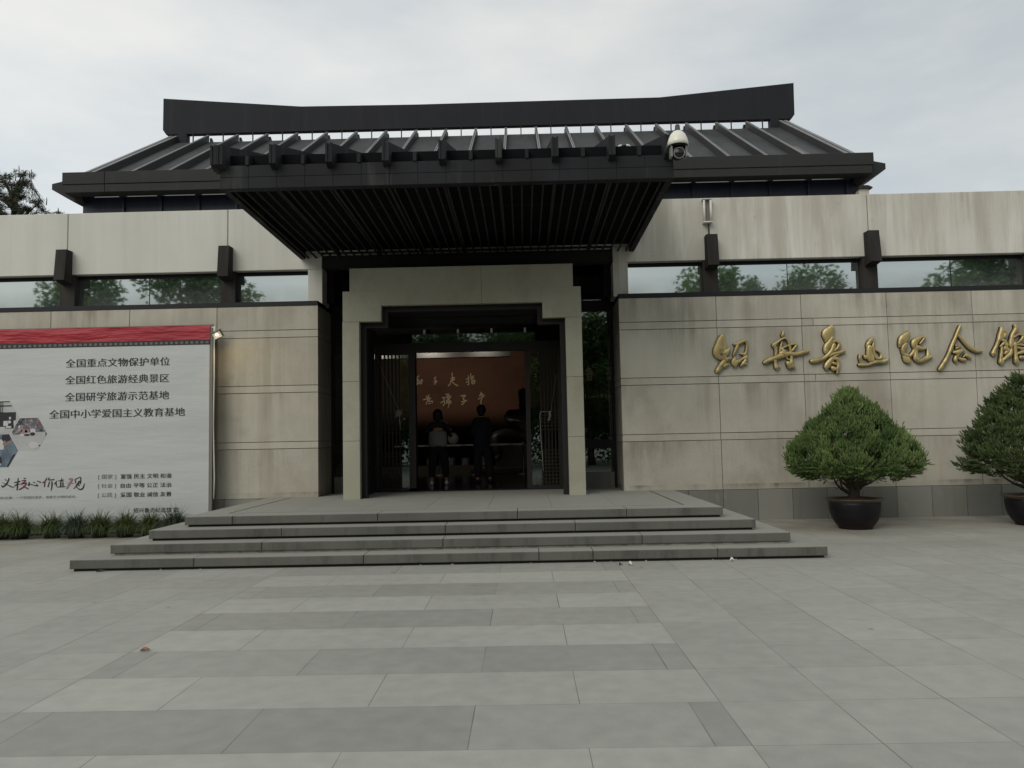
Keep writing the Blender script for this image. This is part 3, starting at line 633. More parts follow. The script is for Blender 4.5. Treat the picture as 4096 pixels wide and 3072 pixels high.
# ------------------------------------------------------------------ canopy
def ZC(y): return 5.335 + 0.305*(y-9.9)
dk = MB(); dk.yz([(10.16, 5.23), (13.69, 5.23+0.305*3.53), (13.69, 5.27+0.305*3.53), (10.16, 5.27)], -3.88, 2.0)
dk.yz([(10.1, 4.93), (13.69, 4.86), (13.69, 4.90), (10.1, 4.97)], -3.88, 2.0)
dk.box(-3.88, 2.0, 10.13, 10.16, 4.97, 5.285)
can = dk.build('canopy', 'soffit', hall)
fb = MB()
for i in range(16):
    a = -3.895+0.3697*i
    fb.cbox(a+0.001, a+0.3697-0.001, 9.972, 10.10, 4.940, 5.095, 0.003)
    fb.cbox(a+0.001, a+0.3697-0.001, 9.962, 10.10, 4.784, 4.934, 0.003)
fb.box(-3.89, 2.015, 9.985, 10.095, 4.79, 5.09)
fb.build('canopy_front_beam', 'canopy', can)
for a, b in ((-3.905, -3.82), (1.935, 2.022)):
    MB().yz([(9.985, 4.785), (13.70, 4.722), (13.70, 5.35), (9.985, 5.09)], a, b).build('canopy_side_beam', 'canopy', can)
for k in range(9):
    x = -3.91 + 0.7325*k; w = 0.042
    if k == 0: spans = ((-3.985, -3.905), (-3.902, -3.825))
    elif k == 8: spans = ((1.90, 1.985),)
    else: spans = ((x-w, x+w),)
    mb = MB()
    for a, b in spans:
        mb.yz([(9.86, 5.075), (9.97, 5.03), (10.10, 5.03), (13.71, ZC(13.71)-0.25), (13.71, ZC(13.71)), (9.86, ZC(9.86))], a, b)
        mb.box(a, a+0.025, 9.848, 9.86, 5.075, ZC(9.86)+0.008); mb.box(b-0.025, b, 9.848, 9.86, 5.075, ZC(9.86)+0.008)
    mb.build('canopy_rib', 'canopy', can)
for k in range(8):
    x = -3.91 + 0.7325*(k+0.5)
    MB().yz([(9.955, 5.097), (10.13, 5.097), (11.3, 5.55), (11.3, 5.61), (9.955, 5.218)], x-0.022, x+0.022).build('canopy_small_rib', 'canopy', can)
nsl = 41
for i in range(nsl):
    x = -3.76 + i*(5.64/(nsl-1)); hw = 0.011
    MB().yz([(10.14, 4.79), (13.69, 4.725), (13.69, 4.75), (10.14, 4.815)], x-hw, x+hw).build('canopy_slat', 'slat', can)
for k in range(1, 8):
    x = -3.91 + 0.7325*k
    MB().yz([(10.12, 4.80), (13.6, 4.74), (13.6, 4.80), (10.12, 4.86)], x-0.018, x+0.018).build('canopy_track', 'frame', can)
for y in (11.06, 12.38, 13.54):
    MB().tube([(-3.8, y, 4.835-0.018*(y-10.1)), (1.92, y, 4.835-0.018*(y-10.1))], 0.0028, 6).build('canopy_rod', 'slat', can)

# ------------------------------------------------------------------ portal
pt = MB()
for a, b in ((0.53, 1.468), (1.472, 2.438), (2.442, 3.418)):
    pt.cbox(-2.933, -2.659, 12.69, 12.97, a, b, 0.003); pt.cbox(0.721, 0.986, 12.69, 12.97, a, b, 0.003)
pt.cbox(-2.927, -2.297, 12.69, 12.97, 3.421, 3.9255, 0.003); pt.cbox(0.352, 0.985, 12.69, 12.97, 3.421, 3.9255, 0.003)
pt.box(-2.812, -2.2975, 12.69, 12.97, 3.9255, 4.305); pt.box(0.3525, 0.861, 12.69, 12.97, 3.9255, 4.305)
pt.box(-2.297, -0.645, 12.69, 12.97, 3.682, 4.305); pt.box(-0.641, 0.352, 12.69, 12.97, 3.682, 4.305)
por = pt.build('stone_portal', 'portal', hall)
fr = MB()
def band(y0, y1, o):
    # stepped metal lining, o = how far it comes in from the stone
    fr.box(-2.659, -2.659+o, y0, y1, 0.53, 3.42-o); fr.box(0.721-o, 0.721, y0, y1, 0.53, 3.42-o)
    fr.box(-2.659, -2.297+o, y0, y1, 3.42-o, 3.42); fr.box(0.352-o, 0.721, y0, y1, 3.42-o, 3.42)
    fr.box(-2.297, -2.297+o, y0, y1, 3.42, 3.682-o); fr.box(0.352-o, 0.352, y0, y1, 3.42, 3.682-o)
    fr.box(-2.297, 0.352, y0, y1, 3.682-o, 3.682)
band(12.80, 12.972, 0.018); band(12.86, 12.99, 0.085)
fr.build('portal_lining', 'frame', por)
rv = MB()
rv.box(-2.82, -2.705, 12.99, 14.25, 0.53, 4.0); rv.box(0.742, 0.86, 12.99, 14.25, 0.53, 4.0)
rv.box(-2.70, 0.74, 12.99, 14.25, 3.72, 3.80)
rv.build('portal_reveal', 'black_metal', por)

# ------------------------------------------------------------------ recessed glazing either side of the portal
for a, b in ((-3.53, -2.82), (0.86, 1.69)):
    gl = MB(); gl.box(a, b, 14.34, 14.46, 3.78, 3.98); gl.box(a, b, 14.34, 14.46, 1.25, 1.41)
    gl.box(a, a+0.05, 14.35, 14.45, 0.53, 4.85); gl.box(b-0.05, b, 14.35, 14.45, 0.53, 4.85)
    f = gl.build('side_glazing', 'black_metal', hall)
    MB().box(a+0.05, b-0.05, 14.36, 14.42, 0.53, 0.82).build('kick_panel', 'plinth', f)
    for z0, z1 in ((0.822, 1.248), (1.412, 3.778), (3.982, 4.80)):
        MB().box(a+0.051, b-0.051, 14.40, 14.412, z0, z1).build('pane', 'clear', f)
    if a > 0:
        text_obj('鲁', 1.16, 1.305, 2.49, 2.75, 14.395, 'gold_text', f); text_obj('迅', 1.55, 1.66, 2.50, 2.74, 14.395, 'gold_text', f)
        text_obj('1881—1936', 0.92, 1.63, 2.165, 2.245, 14.395, 'gold_text', f)
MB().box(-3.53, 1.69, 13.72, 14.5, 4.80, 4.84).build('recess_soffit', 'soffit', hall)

# ------------------------------------------------------------------ entrance door
df = MB()
df.box(-2.70, 0.74, 14.26, 14.36, 3.075, 3.24); df.box(-2.70, -2.62, 14.26, 14.36, 0.53, 3.075); df.box(0.655, 0.74, 14.26, 14.36, 0.53, 3.075)
df.box(-2.09, -1.965, 14.27, 14.50, 0.53, 3.075); df.box(0.05, 0.135, 14.27, 14.50, 0.53, 3.075)
df.box(-2.62, -1.965, 14.27, 14.33, 0.53, 0.595); df.box(0.135, 0.655, 14.27, 14.33, 0.53, 0.595)
df.box(-2.62, -2.09, 14.27, 14.33, 3.035, 3.075); df.box(0.135, 0.655, 14.27, 14.33, 3.035, 3.075)
dr = df.build('entrance_door', 'frame', hall)
MB().box(-2.70, 0.74, 14.30, 14.312, 3.241, 3.72).build('transom_pane', 'clear', dr)
for x in (-1.79, -1.17, -0.55, 0.065): MB().box(x-0.018, x+0.018, 14.275, 14.295, 3.41, 3.49).build('transom_stub', 'white_paint', dr)  # small pale blocks spaced along the transom pane
MB().box(-2.235, -2.095, 14.34, 14.352, 0.60, 3.03).build('door_pane', 'clear', dr)
MB().box(0.14, 0.32, 14.34, 14.352, 0.60, 3.03).build('door_pane', 'clear', dr)
def lattice(x0, x1):
    mb = MB(); n = 5; pit = (x1-x0)/n; w = 0.013
    for i in range(n+1): mb.box(x0+pit*i-w, x0+pit*i+w, 14.275, 14.305, 0.60, 3.03)
    for zb, rows in ((0.60, 10), (1.615, 5)):
        h = (1.233-0.60)/10 if rows == 10 else (1.94-1.615)/5
        for r in range(rows+1):
            for i in range(n): mb.box(x0+pit*i+w, x0+pit*(i+1)-w, 14.278, 14.303, zb+h*r-0.012, zb+h*r+0.012)
    mb.build('lattice_panel', 'lattice', dr)
lattice(-2.595, -2.255); lattice(0.332, 0.642)
MB().box(-2.70, 0.74, 14.25, 14.50, 0.528, 0.545).build('door_threshold', 'black_metal', dr)

# ------------------------------------------------------------------ inside the hall
fl = MB().box(-11, 9, 14.50, 26.0, 0.30, 0.534); fl.build('hall_floor', 'hall_floor', hall)
MB().box(-3.5, 1.66, 14.47, 14.505, 0.30, 0.53).build('hall_floor', 'gap', hall)
ib = MB(); ib.box(-11, -9.0, 14.52, 26, 0.53, 4.68); ib.box(7.0, 9.0, 14.52, 26, 0.53, 4.68); ib.box(-9.0, 7.0, 14.52, 26, 4.45, 4.68)
ib.box(-9.0, -3.54, 14.52, 14.6, 0.53, 4.45); ib.box(1.70, 7.0, 14.52, 14.6, 0.53, 4.45)
ib.build('hall_inner_wall', 'hall_dark', hall)
MB().box(-6, -0.29, 17.0, 17.25, 3.575, 3.785).build('ceiling_beam', 'hall_pale', hall)
MB().box(-6, -0.31, 20.4, 20.65, 3.62, 3.75).build('ceiling_beam', 'hall_pale', hall)
MB().box(-9.0, -3.75, 24.0, 24.2, 0.53, 4.45).box(0.48, 7.0, 24.0, 24.2, 0.53, 4.45).build('hall_back_wall', 'hall_dark', hall)
mur = MB().box(-3.75, 0.48, 24.0, 24.2, 0.53, 4.45).build('mural_wall', 'mural', hall)

GOLD={'shao':[[[3435,3125,42],[3418,3051,70],[3406,2967,88],[3388,2864,104],[3418,2803,83],[3462,2741,42]],[[3547,2907,23],[3484,2843,51],[3424,2826,69]],[[3541,2753,23],[3480,2722,37],[3436,2672,42],[3392,2617,44],[3338,2543,39]],[[3509,2651,21],[3457,2624,32]],[[3639,2994,19],[3676,2994,22],[3723,3007,25],[3789,3038,25],[3840,3046,27],[3854,2994,19],[3849,2929,19],[3832,2850,21],[3807,2808,25]],[[3729,2824,8],[3780,2823,21],[3812,2808,25]],[[3699,2988,23],[3673,2923,27],[3642,2854,22],[3613,2803,10]],[[3638,2751,25],[3622,2700,42],[3634,2649,46],[3642,2602,14]],[[3645,2681,37],[3696,2692,30],[3753,2730,19],[3824,2771,25]],[[3833,2766,30],[3815,2710,24],[3773,2655,27],[3735,2614,14]],[[3773,2655,18],[3847,2649,9]]],
'xing':[[[4483,3183,18],[4466,3127,24]],[[4311,2962,33],[4363,3003,23],[4440,3057,19],[4506,3079,19],[4551,3050,19],[4575,2984,18],[4586,2900,19],[4595,2844,21],[4603,2773,22],[4600,2703,23],[4592,2643,32]],[[4311,2962,30],[4340,2896,22],[4341,2802,24],[4325,2709,23],[4328,2625,27],[4340,2583,35]],[[4345,2583,25],[4401,2587,6]],[[4452,3006,15],[4425,2922,17],[4408,2848,17]],[[4442,2905,15],[4518,2936,15],[4584,2961,15],[4649,2973,17],[4709,2971,16],[4670,2921,18],[4626,2866,19]],[[4451,2893,17],[4486,2846,28],[4517,2803,21],[4587,2837,18]],[[4411,2820,21],[4448,2819,42],[4475,2799,42]],[[4150,2671,31],[4230,2707,35],[4352,2751,37],[4470,2790,44],[4563,2807,35],[4678,2800,29],[4795,2825,32],[4893,2846,22]],[[4514,2757,12],[4545,2714,13],[4577,2713,13]],[[4537,2649,32],[4582,2606,55],[4618,2591,37]]],
'lu':[[[5300,3232,48],[5251,3153,85],[5225,3079,76],[5211,3028,34]],[[5309,3066,31],[5265,2987,42],[5211,2908,48],[5191,2840,37]],[[5305,2992,20],[5379,3007,21],[5428,2960,24],[5390,2887,20],[5343,2848,21]],[[5331,2945,31],[5305,2866,35],[5257,2804,31],[5180,2738,28],[5093,2694,33],[4979,2674,34],[4946,2674,31]],[[5238,2759,21],[5324,2791,25],[5409,2807,25],[5495,2833,28]],[[5327,2740,20],[5396,2778,16]],[[5297,2712,31],[5244,2651,42],[5195,2578,46],[5193,2538,25]],[[5331,2706,25],[5381,2699,29],[5395,2630,24],[5385,2545,24],[5367,2466,19]],[[5310,2632,25],[5355,2614,20]],[[5290,2553,29],[5317,2530,35],[5362,2540,20]]],
'xun':[[[6012,3057,13],[5963,3004,33],[5914,2942,29],[5893,2912,17]],[[6004,3046,14],[6009,2971,14],[5997,2913,19],[6002,2835,20],[6019,2757,21],[6047,2706,24],[6089,2690,24],[6125,2720,21],[6124,2771,17],[6095,2810,14],[6058,2828,12]],[[5934,2884,42],[5930,2818,44],[5935,2752,54],[5954,2689,54],[5991,2657,27]],[[5846,2742,21],[5863,2714,29],[5894,2717,21]],[[5766,2755,21],[5767,2705,25],[5772,2654,21],[5782,2627,17]],[[5750,2593,24],[5803,2591,24],[5872,2590,21],[5950,2608,25],[6028,2633,29],[6124,2635,29],[6202,2653,29],[6230,2679,20]]],
'ji':[[[6614,3149,14],[6578,3087,47],[6520,3014,68],[6471,2940,47],[6453,2907,27]],[[6544,2922,35],[6516,2865,43],[6501,2807,31],[6511,2765,27],[6542,2731,35]],[[6504,2712,22],[6551,2673,53],[6585,2631,35]],[[6559,2748,22],[6607,2726,22],[6658,2770,27],[6686,2819,22]],[[6878,3031,21],[6830,3048,21],[6774,3016,35],[6706,2960,49],[6698,2902,43]],[[6878,3031,21],[6838,2982,17],[6795,2937,14]],[[6706,2885,43],[6719,2823,31],[6710,2740,31],[6715,2678,41],[6765,2636,35],[6836,2651,35],[6907,2690,35],[6970,2706,24]],[[6745,2864,41],[6818,2846,29],[6884,2848,14]],[[6918,2839,11],[6920,2777,22],[6921,2723,31]]],
'nian':[[[7493,3226,19],[7450,3134,23],[7401,3026,23],[7345,2913,25],[7296,2800,25],[7241,2687,27],[7176,2586,29],[7106,2495,27]],[[7441,3074,14],[7496,3002,21],[7566,2914,25],[7641,2836,29],[7735,2785,27],[7836,2780,15]],[[7408,2885,19],[7478,2880,12]],[[7406,2841,14],[7477,2872,10]],[[7359,2772,19],[7428,2770,39],[7483,2791,29],[7537,2800,12]],[[7427,2743,28],[7418,2694,12]],[[7386,2695,21],[7378,2646,29],[7384,2614,22]],[[7438,2667,14],[7496,2644,28],[7538,2643,22]],[[7520,2692,12],[7560,2735,12]],[[7575,2713,28],[7621,2682,27]]],
'guan':[[[8183,3179,14],[8186,3106,38],[8170,3023,48],[8125,2952,28],[8090,2875,25],[8043,2788,28],[8025,2737,36]],[[8208,3131,28],[8251,3084,23],[8221,3022,28]],[[8197,2960,21],[8236,2939,23],[8258,2871,26]],[[8155,2858,18],[8209,2908,23]],[[8174,2837,18],[8163,2744,25],[8147,2651,28],[8148,2589,40]],[[8229,2820,37],[8267,2778,42],[8234,2742,26]],[[8186,2625,23],[8240,2670,26],[8304,2720,32],[8335,2802,18]],[[8427,3204,27],[8434,3152,32],[8372,3060,27],[8346,2973,32],[8336,2895,37],[8332,2844,26]],[[8400,3018,18],[8468,3053,13],[8544,3036,18],[8514,2969,18],[8449,2913,15],[8387,2899,18]],[[8402,2894,26],[8400,2790,26],[8399,2687,25],[8408,2589,40]],[[8416,2878,13],[8493,2881,18],[8533,2870,17],[8621,2889,17]],[[8449,2831,18],[8514,2809,23],[8606,2817,20]],[[8437,2728,18],[8510,2752,26],[8561,2756,26],[8621,2739,20]],[[8478,2660,28],[8570,2658,28],[8636,2661,23]],[[8585,2890,20],[8584,2786,23],[8578,2663,23]]]}
MURAL={'dui':[[[-3183,3447,16],[-3238,3415,16],[-3249,3340,16],[-3201,3355,16]],[[-3261,3275,16],[-3217,3307,16]],[[-3244,3329,16],[-3240,3199,16]],[[-3262,3184,19],[-3197,3220,16],[-3164,3273,16]],[[-3185,3279,16],[-3077,3304,16]],[[-3098,3337,16],[-3094,3272,16],[-3122,3202,16],[-3170,3230,16]],[[-3313,3417,16],[-3272,3276,16],[-3283,3200,16]]],
'qian':[[[-2661,3398,18],[-2710,3355,16],[-2641,3273,16]],[[-2722,3255,16],[-2635,3273,16],[-2707,3183,16]]],
'fu':[[[-2157,3516,16],[-2160,3365,16]],[[-2192,3350,16],[-2095,3375,19]],[[-2138,3338,16],[-2210,3264,16]],[[-2204,3269,16],[-2090,3321,22]],[[-2199,3274,16],[-2232,3178,16],[-2276,3127,19]],[[-2161,3252,16],[-2087,3175,16],[-2002,3124,22]]],
'zhi':[[[-1663,3419,16],[-1654,3273,16],[-1656,3155,19],[-1689,3153,16]],[[-1729,3313,16],[-1643,3338,16]],[[-1725,3224,16],[-1655,3252,16]],[[-1584,3483,16],[-1580,3364,16],[-1501,3416,16]],[[-1578,3331,16],[-1489,3367,16]],[[-1557,3304,16],[-1548,3179,19],[-1484,3183,16],[-1469,3280,16],[-1541,3293,16]],[[-1547,3233,16],[-1483,3235,16]]],
'wei':[[[-2887,2857,16],[-2912,2729,16],[-2979,2563,11]],[[-2965,2821,16],[-2920,2761,16]],[[-3052,2710,19],[-2933,2740,16],[-2834,2759,16]],[[-2858,2728,16],[-2897,2653,16],[-2784,2662,16],[-2795,2606,16]],[[-2898,2589,16],[-2849,2593,16]]],
'ru':[[[-2470,2757,16],[-2403,2767,16],[-2428,2686,16],[-2397,2610,16],[-2441,2525,19]],[[-2515,2607,19],[-2407,2664,16]],[[-2361,2863,16],[-2275,2872,16]],[[-2351,2792,16],[-2232,2817,16],[-2228,2752,16],[-2346,2749,16]],[[-2296,2856,16],[-2288,2705,16]],[[-2348,2663,16],[-2309,2695,16]],[[-2341,2577,16],[-2326,2641,16],[-2213,2650,16],[-2212,2574,16]],[[-2261,2704,16],[-2259,2597,16],[-2302,2442,11]],[[-2294,2624,16],[-2292,2587,16]]],
'zi':[[[-1899,2804,17],[-1764,2807,26],[-1835,2738,16],[-1793,2662,22],[-1805,2587,19],[-1876,2537,21]],[[-1880,2616,19],[-1724,2659,19]]],
'niu':[[[-1279,2904,16],[-1243,2812,16],[-1249,2726,16],[-1289,2619,16],[-1280,2533,16],[-1308,2459,16]],[[-1323,2798,21],[-1290,2856,16]],[[-1329,2790,16],[-1210,2838,19]],[[-1363,2698,21],[-1254,2748,16],[-1173,2794,21]]]}
BRUSH={'black':[[[-8659,959,11],[-8672,915,12],[-8712,855,14],[-8766,822,11]],[[-8724,947,7],[-8700,928,7]],[[-8768,895,4],[-8684,861,6],[-8635,833,9],[-8578,812,7]],[[-8780,846,7],[-8762,825,10]],[[-8501,966,6],[-8509,864,11],[-8515,770,10]],[[-8561,892,8],[-8472,911,11]],[[-8560,831,7],[-8512,871,10]],[[-8499,878,5],[-8476,857,7]],[[-8405,964,7],[-8377,955,8]],[[-8313,888,10],[-8319,847,17]],[[-8292,860,6],[-8209,835,8],[-8168,831,10],[-8196,865,5]],[[-8245,893,7],[-8222,886,8]],[[-8183,912,6],[-8121,889,11]],[[-7970,895,7],[-7992,814,10]],[[-7928,894,10],[-7927,819,11],[-7942,748,5]],[[-7846,906,6],[-7879,859,10]],[[-7856,872,10],[-7852,811,6]],[[-7819,905,6],[-7736,921,8]],[[-7765,952,5],[-7767,897,6]],[[-7784,884,8],[-7781,808,9]],[[-7784,891,5],[-7743,897,5],[-7741,816,10]],[[-7780,864,5],[-7746,866,5]],[[-7779,837,5],[-7745,839,5]],[[-7830,804,8],[-7707,808,8]],[[-7530,927,8],[-7476,953,6],[-7442,952,8],[-7447,857,11]],[[-7468,892,12],[-7521,805,14]],[[-7507,798,6],[-7459,756,10],[-7404,775,12],[-7377,853,5]],[[-7478,878,6],[-7470,817,9]]],
'red':[[[-8438,921,8],[-8369,926,8],[-8450,863,10]],[[-8450,863,10],[-8361,882,11],[-8408,815,11],[-8476,776,11]],[[-8408,829,10],[-8330,783,10]],[[-8019,950,11],[-8045,903,11],[-8083,882,10]],[[-8049,889,11],[-8054,814,8]],[[-7978,956,10],[-7981,925,10],[-7893,930,10]],[[-7537,920,10],[-7528,866,8]]],
'pink':[[[-7640,932,10],[-7586,933,15],[-7625,861,16],[-7672,780,14]],[[-7667,868,5],[-7570,860,9]],[[-7521,805,14],[-7555,777,12]]]}
# gold words on the mural wall
for key in MURAL:
    mb = MB()
    for s in MURAL[key]: stroke(mb, s, 23.985, 0.02, n=6, wide=1.15)
    mb.build('gold_character', 'mural_gold', mur)

# ================================================================== entrance steps
Y1, T, RS, W1, TI, XS = 9.242, 0.299, 0.1325, 8.865, 0.323, -0.935
stp = thing('entrance_steps', 'wide flight of four grey granite slab steps below the portal', 'steps', (XS, Y1, 0))
for i in range(4):
    z1 = RS*(i+1); z0 = z1-0.103; hw = W1/2-TI*i; y0 = Y1+T*i; xa, xb = XS-hw, XS+hw
    mb = MB(); x = xa; r = random.Random(40+i)
    cuts = {0: [-3.9, -1.9, 0.15, 0.78, 2.23], 1: [-3.2, -1.0, 1.40], 2: [-3.05, -1.0, 0.62], 3: [-3.78, -1.9, -0.1, 1.30]}[i]
    xs_ = [xa] + cuts + [xb]
    for p, q in zip(xs_[:-1], xs_[1:]):
        mb.cbox(p+(0.003 if p != xa else 0), q-(0.003 if q != xb else 0), y0+r.uniform(-0.003, 0.003), y0+0.44, z0, z1, 0.007)
    for a, b in ((xa, xa+0.44), (xb-0.44, xb)):
        yy = y0+0.443
        while yy < 13.40:
            ye = min(yy+1.15, 13.424); mb.box(a, b, yy, ye-0.004, z0, z1); yy = ye
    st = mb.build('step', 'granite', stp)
    td = MB(); inner = 0.40                      # thin tread sheet, a paler colour than the slab fronts
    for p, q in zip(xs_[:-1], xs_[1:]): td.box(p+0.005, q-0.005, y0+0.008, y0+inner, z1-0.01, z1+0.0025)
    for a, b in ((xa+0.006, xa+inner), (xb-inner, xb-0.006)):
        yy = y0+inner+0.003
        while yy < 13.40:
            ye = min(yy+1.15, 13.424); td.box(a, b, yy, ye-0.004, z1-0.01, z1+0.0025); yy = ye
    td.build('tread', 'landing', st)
    if i == 0:
        bits = MB(); r2 = random.Random(9)
        for k in range(10):
            x = r2.uniform(xa+0.2, xb-0.2); w_ = r2.uniform(0.008, 0.035); bits.box(x, x+w_, y0+0.020, y0+0.04, 0.0, r2.uniform(0.006, 0.014))
        o_ = bits.build('mortar_crumbs', 'mortar', st); o_['kind'] = 'stuff'
    base = 'mortar' if i == 1 else 'gap'
    MB().box(xa+0.035, xb-0.035, y0+0.035, 13.42, max(-0.02, z0-0.05), z0+0.002).build('step_bed', base, st)
    if i == 3:
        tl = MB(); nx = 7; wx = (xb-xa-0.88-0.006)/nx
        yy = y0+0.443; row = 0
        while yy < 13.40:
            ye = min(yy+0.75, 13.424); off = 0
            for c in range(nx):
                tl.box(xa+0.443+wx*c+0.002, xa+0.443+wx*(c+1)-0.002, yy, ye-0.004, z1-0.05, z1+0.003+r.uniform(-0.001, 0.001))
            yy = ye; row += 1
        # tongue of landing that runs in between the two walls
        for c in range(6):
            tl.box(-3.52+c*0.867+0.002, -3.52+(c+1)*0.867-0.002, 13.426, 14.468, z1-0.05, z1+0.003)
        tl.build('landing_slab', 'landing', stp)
        MB().box(-3.51, 1.67, 13.425, 14.46, 0.0, z1-0.052).build('landing_bed', 'gap', stp)

# ================================================================== gold characters on the right wall
glab = {'shao': 'leftmost gold brush character on the right wall, with a fat solid left half',
        'xing': 'wide gold brush character with a dot on top and a long slanting bar',
        'lu': 'tall gold brush character with a bulbous head and sweeping left tail',
        'xun': 'smallest gold brush character, boat-shaped with a hooked curl, middle of the row',
        'ji': 'stout gold brush character of two rounded halves, left of the roof-shaped one',
        'nian': 'open gold brush character shaped like a steep roof over small dashes',
        'guan': 'dense many-stroked gold brush character at the right edge of the photo'}
for key in GOLD:
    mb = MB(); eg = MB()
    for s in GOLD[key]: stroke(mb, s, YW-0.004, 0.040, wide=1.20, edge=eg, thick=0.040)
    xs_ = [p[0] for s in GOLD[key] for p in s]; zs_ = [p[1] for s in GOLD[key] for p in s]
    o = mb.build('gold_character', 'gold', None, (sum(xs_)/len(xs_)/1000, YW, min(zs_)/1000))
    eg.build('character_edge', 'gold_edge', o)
    tag(o, glab[key], 'lettering', 'gold characters on the right wall')

# ================================================================== banner board
BY = 13.10
bb = thing('banner_board', 'large white banner board with red top strip and black slogans left of the steps', 'banner', (-7.2, BY, 0))
MB().box(-10.6, -5.285, BY, BY+0.03, 0.04, 3.152).build('canvas', 'canvas', bb)
MB().box(-10.6, -5.275, BY-0.004, BY+0.03, 3.238, 3.482).build('red_strip', 'red_cloth', bb)
fs = MB().box(-10.6, -5.278, BY-0.003, BY+0.03, 3.153, 3.237).build('film_strip', 'film', bb)
h = MB(); x = -5.30
while x > -10.5:
    h.box(x-0.052, x, BY-0.006, BY, 3.172, 3.214); x -= 0.0865
h.build('film_hole', 'film_hole', fs)
fm = MB(); fm.box(-5.285, -5.235, BY+0.005, BY+0.045, 0.0, 3.50); fm.box(-10.6, -5.285, BY+0.031, BY+0.07, 3.44, 3.50); fm.box(-5.30, -5.24, BY+0.20, BY+0.25, 0.0, 3.40)
for z in (0.6, 1.5, 2.4, 3.2): fm.box(-5.275, -5.25, BY+0.045, BY+0.20, z, z+0.03)
fm.box(-10.6, -5.30, BY+0.031, BY+0.07, 0.0, 0.06)
fm.build('board_frame', 'lamp_grey', bb)
MB().tube([(-5.22, BY+0.03, 3.35), (-5.21, BY+0.02, 2.6), (-5.225, BY+0.03, 1.8), (-5.20, BY+0.03, 0.9), (-5.21, BY+0.03, 0.55)], 0.012, 8).build('cable_pipe', 'white_paint', bb)
TY = BY-0.006
def slog(s, x0, x1, z0, z1): text_obj(s, x0, x1, z0, z1, TY, 'ink', bb, 'slogan_line', bold=-0.007, thick=0.0035)
slog('全国重点文物保护单位', -7.732, -5.961, 2.812, 2.955)
slog('全国红色旅游经典景区', -7.734, -5.968, 2.528, 2.672)
slog('全国研学旅游示范基地', -7.733, -5.969, 2.238, 2.385)
slog('全国中小学爱国主义教育基地', -7.995, -5.697, 1.952, 2.096)
for a, b, z0, z1 in (('国家', '富强 民主 文明 和谐', 0.918, 0.998), ('社会', '自由 平等 公正 法治', 0.766, 0.845), ('公民', '爱国 敬业 诚信 友善', 0.613, 0.693)):
    text_obj('[ '+a+' ]', -7.146, -6.845, z0-0.004, z1, TY, 'ink_grey', bb, 'values_line')
    text_obj(b, -6.766, -5.909, z0, z1, TY, 'ink', bb, 'values_line', bold=0.006)
text_obj('绍兴鲁迅纪念馆 宣', -6.544, -5.79, 0.352, 0.432, TY, 'ink', bb, 'values_line', bold=0.004)
text_obj('一个国家的强盛，离不开精神的支撑；一个民族的进步，有赖于文明的成长。', -9.60, -7.504, 0.612, 0.662, TY, 'ink_grey', bb, 'small_line')
for key, mt in (('black', 'ink'), ('red', 'ink_red'), ('pink', 'ink_pink')):
    mb = MB()
    for s in BRUSH[key]: flat_stroke(mb, s, TY+0.001)
    mb.build('brush_lettering', mt, bb)
# hexagonal photographs printed on the canvas
def hexa(cx, cz, r, cols, clip=None):
    h = [(cx-r, cz), (cx-r/2, cz-r*0.866), (cx+r/2, cz-r*0.866), (cx+r, cz), (cx+r/2, cz+r*0.866), (cx-r/2, cz+r*0.866)]
    pm = MB().xz(h, BY-0.003, BY+0.001).build('printed_photo', cols[0], bb)
    return pm
def patch(pm, mt, polys, k=1):
    mb = MB()
    for i, p in enumerate(polys): mb.xz([(x, z) for x, z in p], BY-0.0035-0.0004*k, BY-0.002)
    mb.build('photo_figure', mt, pm)
def ell(cx, cz, a, b, n=12): return [(cx+a*cos(2*pi*i/n), cz+b*sin(2*pi*i/n)) for i in range(n)]
def rect(a, b, c, d): return [(a, c), (b, c), (b, d), (a, d)]
def pcol(name, c, layers=()): M[name] = mk(name, c, 0.6, layers=layers); return name
pcol('photo_grey', (0.40, 0.41, 0.40), [((0.33, 0.34, 0.34), (3, 3, 3), 3, 0.45, 0.65, 0.6)])
pcol('photo_floor', (0.36, 0.365, 0.355), [((0.44, 0.45, 0.44), (2, 2, 3), 3, 0.45, 0.65, 0.8)])
pcol('photo_crowd', (0.10, 0.10, 0.115), [((0.30, 0.29, 0.30), (14, 14, 16), 4, 0.50, 0.60, 0.9), ((0.17, 0.05, 0.06), (9, 9, 9), 3, 0.60, 0.68, 0.9), ((0.012, 0.012, 0.02), (11, 11, 13), 3, 0.54, 0.62, 0.9)])
pcol('photo_black', (0.014, 0.015, 0.020)); pcol('photo_white', (0.48, 0.48, 0.47)); pcol('photo_blue', (0.13, 0.18, 0.22), [((0.05, 0.07, 0.11), (5, 5, 3), 3, 0.45, 0.62, 0.9)])
pcol('photo_skin', (0.22, 0.16, 0.14)); pcol('photo_pink', (0.30, 0.19, 0.19)); pcol('photo_red', (0.28, 0.04, 0.07))
p = hexa(-8.833, 1.988, 0.318, ['photo_grey'])
patch(p, 'photo_black', [rect(-8.99, -8.675, 2.245, 2.262), rect(-9.05, -8.64, 2.172, 2.192), rect(-8.835, -8.815, 2.06, 2.25), rect(-8.80, -8.785, 2.06, 2.25), rect(-9.06, -8.565, 1.935, 2.075), rect(-9.0, -8.60, 1.80, 1.936)])
patch(p, 'photo_white', [rect(-8.775, -8.695, 1.845, 1.93), ell(-8.665, 1.975, 0.018, 0.024), ell(-8.675, 1.91, 0.03, 0.025), rect(-8.60, -8.565, 1.86, 1.935), rect(-8.73, -8.64, 1.81, 1.84)], 2)
